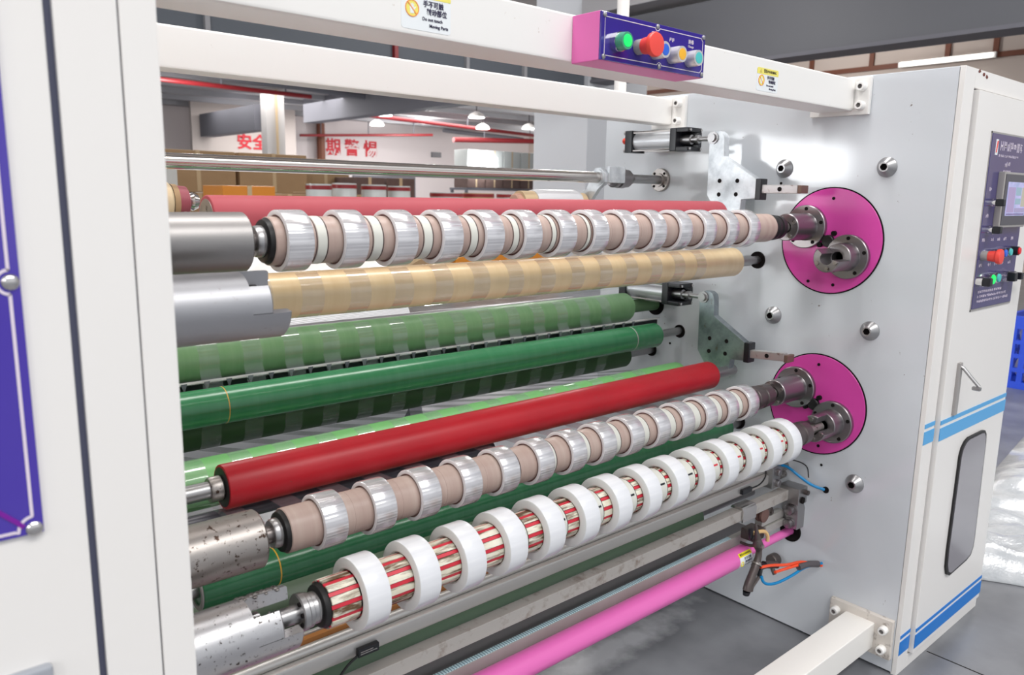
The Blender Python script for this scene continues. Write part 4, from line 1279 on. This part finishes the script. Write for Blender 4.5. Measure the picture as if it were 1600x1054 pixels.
# ================================================================== SPINDLES AND TAPES
def rings(mb, c, prof, x):
    return mb.rev((x, *c), (1, 0, 0), prof, 40)
def spindle_common(t, c, x0, xsl, xsr, xs1, sm, black=True, cl=1.0):
    obj('shaft', MB().cyl((x0, *c), (xsl + 0.02, *c), 0.0142, seg=24), sm, t)
    obj('left_collar', MB().rev((xsl - 0.021, *c), (1, 0, 0), [(0, 0.0142), (0, 0.022), (0.003, 0.024), (0.008, 0.0245), (0.009, 0.023), (0.011, 0.0245), (0.014, 0.0245)], 32), STEEL, t)
    obj('left_seal', MB().rev((xsl - 0.0085, *c), (1, 0, 0), [(0, 0.024), (0, 0.030), (0.002, 0.033), (0.006, 0.0345), (0.0085, 0.036)], 36), BLACK, t)
    obj('right_collar', MB().rev((xsr, *c), (1, 0, 0), [(q_ * cl, r_) for q_, r_ in ((0, 0.0355), (0.008, 0.0355), (0.009, 0.032), (0.016, 0.032), (0.017, 0.034), (0.028, 0.034), (0.029, 0.030), (0.036, 0.030), (0.037, 0.033), (0.054, 0.031), (0.056, 0.014))], 36), BLACK if black else mat('dark_collar', srgb(92, 84, 84), 0.35, 0.6), t)
    obj('right_shaft', MB().cyl((xsr + 0.05, *c), (xs1, *c), 0.0135, seg=20), STEELD, t)
def spindle(c, lab, xsl, xsr, milky, fac, black=True, cl=1.15):
    t = thing('tape_spindle', lab, 'spindle', (-0.95, *c))
    obj('sleeve', MB().rev((xsl, *c), (1, 0, 0), [(0, 0.024), (0, 0.0362), (0.0015, 0.0374), (xsr - xsl - 0.0015, 0.0374), (xsr - xsl, 0.036), (xsr - xsl, 0.024)], 48), CORE, t)
    spindle_common(t, c, -1.69, xsl, xsr, -0.10, mat('dark_shaft_steel', srgb(124, 118, 116), 0.35, 0.9), black, cl)
    for k_ in range(13):
        R = fac + PITCH * k_
        if k_ in milky:
            a, b = milky[k_]
            obj('spacer_ring', MB().rev((R + a, *c), (1, 0, 0), [(0, 0.0374), (0.0005, 0.0381), (b - a - 0.0005, 0.0381), (b - a, 0.0374)], 40), MILK, t)
            for x in (a - 0.003, b):
                obj('groove_ring', MB().rev((R + x, *c), (1, 0, 0), [(0, 0.0372), (0.0004, 0.0378), (0.0021, 0.0378), (0.0025, 0.0372)], 40), mat('dark_groove', srgb(74, 58, 56), 0.5), t)
        else:
            obj('groove_ring', MB().rev((R + 0.018, *c), (1, 0, 0), [(0, 0.0372), (0.0004, 0.0376), (0.0012, 0.0376), (0.0016, 0.0372)], 40), mat('faint_groove', srgb(165, 142, 134), 0.5), t)
    return t
spindle(U1, 'top spindle with rosy sleeve carrying the upper row of tapes', -1.624, -0.222,
        {0: (0.010, 0.026), 1: (0.014, 0.031), 2: (0.018, 0.035), 3: (0.024, 0.039), 4: (0.030, 0.043), 5: (0.035, 0.0455), 6: (0.040, 0.048)}, RU0)
spindle(L1, 'middle spindle with beige sleeve carrying the second row of tapes', -1.620, -0.281,
        {4: (0.003, 0.007), 5: (0.004, 0.012), 6: (0.003, 0.018), 7: (0.004, 0.022), 8: (0.003, 0.026), 9: (0.003, 0.030), 10: (0.004, 0.034), 11: (0.005, 0.03), 12: (0.005, 0.028)}, RL0, False, 2.1)
# striped spindle
t = thing('tape_spindle', 'lower spindle with burnt pads and red strips carrying the white tapes', 'spindle', (-0.95, *L2))
xsl, xsr = -1.617, -0.272
obj('sleeve', MB().rev((xsl, *L2), (1, 0, 0), [(0, 0.024), (0, 0.0345), (0.001, 0.0355), (xsr - xsl, 0.0355), (xsr - xsl, 0.024)], 48), BLACK, t)
spindle_common(t, L2, -1.735, xsl, xsr, -0.08, STEEL, False, 1.9)
obj('left_flange', MB().rev((-1.656, *L2), (1, 0, 0), [(0, 0.0142), (0, 0.027), (0.002, 0.029), (0.010, 0.029), (0.012, 0.027), (0.018, 0.027)], 32), STEEL, t)
for a in (120, 165, 210, 250):
    obj('flange_bolt', MB().cyl((-1.6555, L2[0] + 0.022 * math.cos(math.radians(a)), L2[1] + 0.022 * math.sin(math.radians(a))), (-1.6585, L2[0] + 0.022 * math.cos(math.radians(a)), L2[1] + 0.022 * math.sin(math.radians(a))), 0.0035, seg=10), HOLE, t)
NS = 12
for i in range(NS):
    a = 15 + 360 / NS * i
    obj('red_strip', MB().rev((xsl + 0.001, *L2), (1, 0, 0), [(0, 0.0352), (0, 0.0374), (xsr - xsl - 0.002, 0.0374), (xsr - xsl - 0.002, 0.0352)], 2, math.radians(a - 4.6), math.radians(a + 4.6), closed=True), REDSTRIP, t)
pads = []
segs = [(-1.615, -1.567)] + [(RL0 + PITCH * k_ - 0.003, RL0 + PITCH * k_ + 0.0555) for k_ in range(13)]
padmesh = None
for si, (a0_, b0_) in enumerate(segs):
    for i in range(NS):
        if padmesh is None:
            mbp = MB().rev((0, 0, 0), (1, 0, 0), [(0, 0.0352), (0, 0.0379), (0.0008, 0.0385), (0.0477, 0.0385), (0.0485, 0.0379), (0.0485, 0.0352)], 4, math.radians(-9.0), math.radians(9.0), closed=True)
            o = obj('burnt_pad', mbp, PAD, None)
            padmesh = o
        else:
            o = padmesh.copy()
            COL.objects.link(o)
        o.parent = t
        o.location = (a0_ + 0.0002 + 0.95, 0, 0)
        o.scale = ((b0_ - a0_) / 0.0485, 1, 1)
        o.rotation_euler = (math.radians(30 * i), 0, 0)
for k_ in range(3, 13):
    R = RL0 + PITCH * k_
    w_ = min(0.014 + 0.006 * (k_ - 3), 0.042)
    obj('spacer_ring', MB().rev((R + 0.002, *L2), (1, 0, 0), [(0, 0.038), (0.0004, 0.0395), (w_, 0.0395), (w_ + 0.0004, 0.038)], 40), MILK, t)
    obj('groove_ring', MB().rev((R + 0.002 + w_, *L2), (1, 0, 0), [(0, 0.038), (0.0004, 0.0392), (0.002, 0.0392), (0.0024, 0.038)], 40), BLACK, t)
    for a in (150, 215):
        obj('spacer_mark', MB().rev((R + 0.002 + w_ * 0.35, *L2), (1, 0, 0), [(0, 0.039), (0, 0.0398), (w_ * 0.5, 0.0398), (w_ * 0.5, 0.039)], 2, math.radians(a), math.radians(a + 6), closed=True), BLACKP if k_ < 9 else REDSTRIP, t)

def tape_row(c, right0, width, r_out, r_in, m, me_, row, group):
    first = None
    for i in range(14):
        loc = (right0 + PITCH * i - width / 2, *c)
        lab = '%s on the %s, %s' % (('clear tape roll', row[1], ordl(i)) if row[0] == 'c' else ('thick white tape roll', row[1], ordl(i)))
        if first is None:
            first = thing('tape_roll', lab, 'tape roll', loc, group)
            x0 = loc[0] - width / 2
            obj('film_winding', MB().rev((x0, *c), (1, 0, 0), [(0.0008, r_out - 0.0006), (0.002, r_out), (width - 0.002, r_out), (width - 0.0008, r_out - 0.0006)], 64), m, first)
            obj('wound_edge', MB().rev((x0, *c), (1, 0, 0), [(0.0012, r_in + 0.0012), (0, r_in + 0.0022), (0, r_out - 0.0022), (0.0008, r_out - 0.0006)], 64)
                .rev((x0 + width, *c), (-1, 0, 0), [(0.0012, r_in + 0.0012), (0, r_in + 0.0022), (0, r_out - 0.0022), (0.0008, r_out - 0.0006)], 64), me_, first)
            obj('core', MB().rev((x0, *c), (1, 0, 0), [(0.0012, r_in - 0.0004), (0.0008, r_in + 0.0012), (width - 0.0008, r_in + 0.0012), (width - 0.0012, r_in - 0.0004)], 64, closed=True), COREE if row[0] == 'c' else MILK, first)
        else:
            copy_tree(first, loc, lab, group)
tape_row(U1, RU0, TW, 0.048, 0.0386, FILM, FILME, ('c', 'top spindle'), 'tape rolls on the top spindle')
tape_row(L1, RL0, TW, 0.0475, 0.0386, FILM, FILME, ('c', 'middle spindle'), 'tape rolls on the middle spindle')
tape_row(L2, RL0, 0.0425, 0.0585, 0.0402, FILMW, FILMWE, ('w', 'striped lower spindle'), 'tape rolls on the lower spindle')

# ================================================================== AIR CYLINDERS AND BRACKETS
def cylinder(zc, lab, red):
    xc = -0.09
    t = thing('air_cylinder', lab, 'air cylinder', (xc, 1.62, zc))
    obj('barrel', MB().cyl((xc, 1.568, zc), (xc, 1.724, zc), 0.029, seg=32), mat('anodised_barrel', srgb(205, 208, 212), 0.35, 0.5), t)
    obj('rear_cap', MB().box(xc - 0.035, xc + 0.035, 1.722, 1.752, zc - 0.035, zc + 0.035, 0.003), BLACKP, t)
    fc = obj('front_cap', MB().box(xc - 0.035, xc + 0.035, 1.545, 1.570, zc - 0.035, zc + 0.035, 0.003).box(xc - 0.035, xc + 0.035, 1.500, 1.545, zc - 0.035, zc - 0.022, 0.002)
             .box(xc - 0.035, xc + 0.035, 1.500, 1.545, zc + 0.022, zc + 0.035, 0.002).box(xc + 0.02, xc + 0.035, 1.500, 1.545, zc - 0.022, zc + 0.022), BLACKP, t)
    for dx in (-0.027, 0.027):
        for dz in (-0.028, 0.028):
            obj('tie_rod', MB().cyl((xc + dx, 1.495, zc + dz), (xc + dx, 1.758, zc + dz), 0.004, seg=10), SHINY, t)
            obj('nut', MB().cyl((xc + dx, 1.752, zc + dz), (xc + dx, 1.758, zc + dz), 0.0075, seg=6), STEEL, t)
    obj('piston_rod', MB().rev((xc, 1.545, zc), (0, -1, 0), [(0, 0.015), (0.035, 0.015), (0.036, 0.010), (0.05, 0.010), (0.051, 0.013), (0.062, 0.013), (0.063, 0.0075), (0.115, 0.0075)], 20), STEEL, t)
    j_ = obj('rod_eye', MB().rev((xc - 0.022, 1.425, zc + 0.001), (1, 0, 0), [(0, 0), (0, 0.012), (0.007, 0.012), (0.007, 0.018), (0.022, 0.018)], 20), STEEL, t)
    obj('mount_block', MB().box(xc + 0.03, 0.0, 1.60, 1.70, zc - 0.03, zc + 0.03, 0.002), WHITE, t)
    if red:
        obj('red_fitting', MB().sph((xc - 0.005, 1.775, zc + 0.005), 0.0105, 12, 8), mat('red_plug', srgb(236, 70, 44), 0.3), t)
        obj('fitting_neck', MB().cyl((xc - 0.005, 1.75, zc + 0.003), (xc - 0.005, 1.772, zc + 0.004), 0.006, seg=12), BLACKP, t)
cylinder(1.485, 'upper air cylinder with red plug by the plain cross beam', True)
cylinder(1.006, 'lower air cylinder partly hidden under the cream roller', False)
def bracket(dz, m, lab, tilt):
    t = thing('lever_bracket', lab, 'bracket', (-0.09, 1.36, 1.36 + dz))
    def q(l):
        return [(y, z + dz) for y, z in l]
    outl = [(1.440, 1.462), (1.441, 1.486), (1.434, 1.499), (1.42, 1.506), (1.404, 1.505), (1.392, 1.497), (1.387, 1.485), (1.384, 1.432), (1.272, 1.366), (1.270, 1.310), (1.316, 1.306), (1.318, 1.268), (1.392, 1.255), (1.437, 1.318)]
    pl = obj('lever_plate', MB().prism(q(outl), 'yz', -0.100, -0.074, 0.002), m, t)
    for y, z in ((1.394, 1.360), (1.333, 1.360), (1.394, 1.320), (1.335, 1.321)):
        obj('screw_hole', MB().cyl((-0.0995, y, z + dz), (-0.1012, y, z + dz), 0.0065, seg=12), HOLE, pl)
    obj('pivot_boss', MB().cyl((-0.075, 1.365, 1.335 + dz), (0, 1.365, 1.335 + dz), 0.03, seg=24), m, t)
    obj('stop_clamp', MB().box(-0.104, -0.070, 1.252, 1.270, 1.306 + dz, 1.366 + dz, 0.002), BLACKP, t)
    rot = Matrix.Rotation(math.radians(tilt), 3, 'X')
    s_ = obj('stop_bar', MB().box(-0.098, -0.076, 1.142, 1.253, 1.325 + dz, 1.349 + dz, 0.002, rot), mat('stained_bar_steel', srgb(190, 188, 188), 0.4, 0.7, spots=0.5, sscale=30, spotcol=srgb(110, 84, 72), sedge=0.1), t)
    obj('stop_foot', MB().box(-0.0975, -0.06, 1.130, 1.1425, 1.326 + dz, 1.348 + dz, 0.002), mat('rusty_foot', srgb(120, 96, 86), 0.5, 0.4), s_)
    obj('screw_hole', MB().cyl((-0.0975, 1.196, 1.337 + dz), (-0.0995, 1.196, 1.337 + dz), 0.0065, seg=12), HOLE, s_)
bracket(0.0, ZINC, 'upper bright zinc lever bracket above the right end of the tapes', 0)
bracket(-0.478, ZINCD, 'lower tarnished lever bracket right of the green rollers', -4)

# ================================================================== LOWER RAILS
def atth(th, y):
    return 1.31 + y * math.tan(th)
t = thing('sensor_rail', 'twin pale aluminium rail running under the white tapes', 'rail', (-1.0, 1.17, 0.5))
obj('upper_rail', MB().cyl((XL, 1.176, 0.5145), (-0.075, 1.176, 0.5145), 0.0105, seg=24), ALU, t)
obj('lower_rail', MB().box(XL, -0.10, 1.150, 1.168, 0.4795, 0.5115, 0.006), ALU, t)
obj('groove_strip', MB().box(XL, -0.35, 1.185, 1.197, 0.505, 0.530), BROWN, t)
obj('back_rail', MB().box(XL, -0.30, 1.199, 1.206, 0.512, 0.533, 0.001), ALU, t)
sn = obj('sensor', MB().box(-1.488, -1.445, 1.140, 1.150, 0.483, 0.499, 0.001), BLACKP, t)
obj('sensor_print', MB().box(-1.484, -1.450, 1.1394, 1.1402, 0.488, 0.4895).box(-1.484, -1.458, 1.1394, 1.1402, 0.492, 0.4935), GREYP, sn)
obj('cable', MB().tube([(-1.487, 1.144, 0.487), (-1.51, 1.140, 0.479), (-1.535, 1.132, 0.462), (-1.545, 1.125, 0.43)], 0.0025, 6), BLACK, t)
sn = obj('sensor', MB().box(-0.262, -0.215, 1.140, 1.150, 0.488, 0.502, 0.001), BLACKP, t)
obj('cable', MB().tube([(-0.215, 1.144, 0.496), (-0.18, 1.138, 0.502), (-0.15, 1.14, 0.518), (-0.12, 1.16, 0.533)], 0.0022, 6), BLACK, t)
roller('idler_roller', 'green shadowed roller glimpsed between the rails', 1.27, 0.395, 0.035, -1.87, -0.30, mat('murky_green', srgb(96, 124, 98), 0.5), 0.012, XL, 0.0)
o = obj('square_bar', MB().box(XL, -0.05, 1.118, 1.148, 0.4275, 0.459, 0.002), ALUD)
tag(o, 'dusty square aluminium bar below the twin rail', 'bar')
cl_ = thing('bar_clamp', 'bright curved clamp on the dusty square bar', 'clamp', (-0.27, 1.13, 0.44))
obj('clamp_strap', MB().prism([(1.112, 0.424), (1.112, 0.457), (1.118, 0.466), (1.150, 0.466), (1.154, 0.459), (1.154, 0.4605), (1.119, 0.4605), (1.1165, 0.456), (1.1165, 0.424)][:9], 'yz', -0.298, -0.232), SHINY, cl_)
t = thing('ruler_beam', 'flat grey beam with a measuring tape above the pink tube', 'beam', (-1.0, 1.2, 0.33))
obj('beam_body', MB().box(XL, -0.145, 1.165, 1.245, 0.318, 0.348, 0.001), mat('grey_anodised', srgb(180, 176, 172), 0.4, 0.35, mott=0.4, mscale=10, mcol=srgb(160, 154, 148)), t)
obj('top_reflection', MB().box(XL, -0.150, 1.182, 1.244, 0.3478, 0.3486), mat('dark_reflection', srgb(104, 102, 106), 0.4), t)  # dark reflection on the beam's top face, put in as a dark overlay
obj('measuring_tape', MB().box(XL, -0.262, 1.1675, 1.1805, 0.3478, 0.3492), ruler_material(), t)
t = thing('pink_tube', 'long glossy pink tube low across the front of the machine', 'tube', (-1.0, 1.13, 0.314))
PT = (1.130, 0.3125)
obj('tube_body', MB().rev((XL, *PT), (1, 0, 0), [(0, 0), (0, 0.0285), (1.628, 0.0285), (1.640, 0.026), (1.643, 0.012)], 48), PINK, t)
obj('tube_shaft', MB().cyl((-0.245, *PT), (0, *PT), 0.0125, seg=24), PINK, t)
# warning label wrapped round the end of the pink tube
def wrapped(a0, a1, x0, x1, m, dr, name, parent):
    return obj(name, MB().rev((x0, *PT), (1, 0, 0), [(0, 0.0285), (0, 0.0285 + dr), (x1 - x0, 0.0285 + dr), (x1 - x0, 0.0285)], 14, math.radians(a0), math.radians(a1), closed=True), m, parent)
lb = wrapped(128, 222, -0.312, -0.252, LABELW, 0.0004, 'warning_label', t)
wrapped(128, 152, -0.312, -0.252, LABELYB, 0.0007, 'band', lb)
def on_tube(body, size, x, a, m):
    a = math.radians(a)
    n = Vector((0, math.cos(a), math.sin(a)))
    up = Vector((0, math.sin(a), -math.cos(a)))
    p = Vector((x, *PT)) + n * 0.0296
    return text(body, size, p, (1, 0, 0), up, m, lb, ext=0.0001, bold=0.0001)
on_tube('警告/WARNING', 0.0072, -0.282, 140, INKK)
on_tube('手不可触', 0.0085, -0.276, 165, INK)
on_tube('转动部位', 0.0085, -0.272, 183, INK)
on_tube('Do not touch', 0.005, -0.275, 200, INK)
a = math.radians(190)
pc = Vector((-0.302, *PT)) + Vector((0, math.cos(a), math.sin(a))) * 0.029
obj('prohibition_ring', MB().rev(pc, (0, math.cos(a), math.sin(a)), [(0, 0.0075), (0.0008, 0.0075), (0.0008, 0.005), (0, 0.005)], 18), LABELYB, lb)

# fixture at the right end of the rails
t = thing('rail_fixture', 'cluster of steel blocks bolting the rails to the plate', 'fixture', (-0.03, 1.1, 0.45))
b_ = obj('rail_block', MB().box(-0.115, -0.070, 1.136, 1.186, 0.470, 0.535, 0.003), STEEL, t)
for z in (0.486, 0.519):
    obj('screw', MB().rev((-0.092, 1.136, z), (0, -1, 0), [(0, 0.011), (0.009, 0.0105), (0.011, 0.008), (0.011, 0)], 14), CHUCKR, b_)
obj('rail_tail', MB().cyl((-0.072, 1.168, 0.512), (0.0, 1.168, 0.512), 0.017, seg=20).cyl((-0.072, 1.168, 0.485), (-0.0, 1.168, 0.485), 0.013, seg=16), STEELD, t)
b_ = obj('bar_block', MB().box(-0.050, 0, 1.085, 1.150, 0.418, 0.470, 0.003), STEEL, t)
obj('screw', MB().cyl((-0.03, 1.085, 0.432), (-0.03, 1.080, 0.432), 0.010, seg=12), HOLE, b_)
obj('knob', MB().cyl((-0.018, 1.072, 0.455), (-0.018, 1.088, 0.455), 0.0075, seg=12), GUNM, b_)
b_ = obj('base_block', MB().prism([(1.088, 0.34), (1.14, 0.34), (1.14, 0.418), (1.096, 0.418), (1.088, 0.40)], 'yz', -0.042, 0, 0.002), STEEL, t)
for z, r in ((0.398, 0.016), (0.355, 0.014)):
    obj('nut', MB().rev((-0.042, 1.112, z), (-1, 0, 0), [(0, r * 1.25), (0.004, r * 1.25), (0.004, r), (0.016, r * 0.9), (0.018, r * 0.5), (0.018, 0)], 12), CHUCKR, b_)
obj('cross_block', MB().box(-0.165, -0.045, 1.13, 1.155, 0.368, 0.392, 0.003).box(-0.15, -0.045, 1.125, 1.15, 0.344, 0.366, 0.003), ALU, t)
obj('pulley', MB().rev((-0.16, 1.145, 0.405), (0, -1, 0), [(0, 0.022), (0.006, 0.022), (0.008, 0.016), (0.012, 0.016), (0.014, 0.022), (0.02, 0.021), (0.022, 0.008), (0.022, 0)], 20), mat('rusty_brown', srgb(104, 76, 70), 0.6), t)
obj('pulley', MB().rev((-0.115, 1.145, 0.403), (0, -1, 0), [(0, 0.015), (0.01, 0.015), (0.013, 0.012), (0.013, 0.006), (0.018, 0.006), (0.018, 0)], 16), GUNM, t)
obj('white_plate', MB().prism([(-0.105, 0.398), (-0.05, 0.402), (-0.046, 0.424), (-0.108, 0.424)], 'xz', 1.152, 1.156), LABELW, t)
obj('arch_guide', MB().tube([(-0.262, 1.10, 0.388), (-0.235, 1.10, 0.385), (-0.205, 1.098, 0.378), (-0.190, 1.096, 0.362), (-0.188, 1.096, 0.345)], 0.0055, 8), TAN, t)
obj('dark_bracket', MB().box(-0.245, -0.19, 1.105, 1.15, 0.352, 0.385, 0.004), GUNM, t)
obj('dark_hook', MB().tube([(-0.275, 1.10, 0.405), (-0.272, 1.10, 0.378), (-0.25, 1.11, 0.372), (-0.22, 1.12, 0.372)], 0.007, 8), BLACKP, t)
o = obj('air_hose', MB().tube([(-0.075, 1.150, 0.533), (-0.06, 1.125, 0.532), (-0.045, 1.09, 0.508), (-0.028, 1.06, 0.487), (-0.005, 1.032, 0.475)], 0.0042, 8), HOSEB)
tag(o, 'short blue air hose running into the plate above the rail fixture', 'hose')
o = obj('cable', MB().tube([(-0.09, 1.16, 0.535), (-0.07, 1.145, 0.552), (-0.04, 1.11, 0.550), (-0.02, 1.085, 0.535), (-0.012, 1.08, 0.50)], 0.0018, 6), BLACK)
tag(o, 'thin black cable looping over the rail fixture', 'cable')
obj('hose_bore', MB().cyl((0.001, 1.030, 0.474), (-0.002, 1.030, 0.474), 0.010, seg=14), HOLE, RC)

# air blow gun hanging on the pink tube
t = thing('air_blow_gun', 'grimy air blow gun hooked on the right end of the pink tube', 'blow gun', (-0.26, 1.08, 0.31))
yg = 1.082
obj('nozzle', MB().rev((-0.282, yg, 0.430), (0.02, 0.0, -0.062), [(0, 0.0015), (0.003, 0.003), (0.05, 0.0085), (0.06, 0.010), (0.06, 0)], 16), GUNM, t)
obj('body', MB().tube([(-0.266, yg, 0.380), (-0.262, yg, 0.362), (-0.254, yg, 0.340), (-0.256, yg, 0.318), (-0.268, yg, 0.296)], 0.010, 12, 3, [0.009, 0.0145, 0.0085, 0.0095, 0.0125]), GUNM, t)
obj('handle', MB().tube([(-0.266, yg, 0.296), (-0.280, yg, 0.276), (-0.294, yg, 0.254), (-0.300, yg, 0.236)], 0.011, 12, 3, [0.012, 0.0115, 0.0125, 0.013]), GUNM, t)
obj('collar', MB().rev((-0.262, yg, 0.302), (0.55, 0, 0.83), [(0, 0), (0, 0.0155), (0.004, 0.0155), (0.0045, 0.012), (0.008, 0.012), (0.008, 0)], 16), STEELD, t)
obj('pivot_screw', MB().cyl((-0.262, yg - 0.012, 0.360), (-0.262, yg - 0.017, 0.360), 0.0065, seg=12), STEELD, t)
obj('handle_cap', MB().cyl((-0.301, yg, 0.234), (-0.304, yg, 0.224), 0.011, 0.009, seg=12), BLACKP, t)
obj('trigger', MB().tube([(-0.255, yg, 0.296), (-0.235, yg, 0.276), (-0.248, yg, 0.256), (-0.272, yg, 0.240), (-0.278, yg, 0.226)], 0.005, 8), GUNM, t)
obj('hook', MB().tube([(-0.257, 1.083, 0.345), (-0.257, 1.092, 0.352), (-0.257, 1.115, 0.346), (-0.257, 1.14, 0.346)], 0.004, 8), GUNM, t)
obj('inlet_fitting', MB().cyl((-0.25, yg, 0.288), (-0.21, yg, 0.283), 0.009, seg=12).cyl((-0.242, yg, 0.282), (-0.242, yg, 0.262), 0.007, seg=10), BLACKP, t)
obj('valve', MB().cyl((-0.215, 1.085, 0.285), (-0.165, 1.075, 0.273), 0.011, seg=12).cyl((-0.185, 1.078, 0.272), (-0.183, 1.068, 0.252), 0.006, seg=10), GUNM, t)
t = thing('hose_loop', 'orange and blue air hoses looping beside the blow gun', 'hose', (-0.15, 1.06, 0.26))
obj('orange_hose', MB().tube([(-0.25, 1.075, 0.292), (-0.20, 1.07, 0.284), (-0.13, 1.06, 0.268), (-0.07, 1.05, 0.262), (-0.03, 1.03, 0.25), (-0.002, 1.02, 0.24)], 0.0042, 8), HOSEO, t)
obj('orange_hose', MB().tube([(-0.19, 1.064, 0.262), (-0.13, 1.058, 0.258), (-0.07, 1.045, 0.256), (-0.002, 1.025, 0.243)], 0.0042, 8), HOSEO, t)
obj('blue_hose', MB().tube([(-0.243, 1.075, 0.264), (-0.24, 1.07, 0.248), (-0.22, 1.066, 0.235), (-0.18, 1.06, 0.228), (-0.12, 1.05, 0.234), (-0.06, 1.04, 0.246), (-0.002, 1.02, 0.248)], 0.0042, 8), HOSEB, t)
obj('hose_sleeve', MB().tube([(-0.09, 1.047, 0.252), (-0.05, 1.04, 0.252), (-0.012, 1.026, 0.246)], 0.0095, 10), mat('braided_sleeve', srgb(84, 80, 84), 0.6), t)
o = obj('hose_reel_boss', MB().cyl((-0.03, 1.168, 0.206), (0, 1.168, 0.206), 0.02, seg=16, bev=0.003), GUNM)
tag(o, 'dark round boss on the plate behind the hose loop', 'fitting')
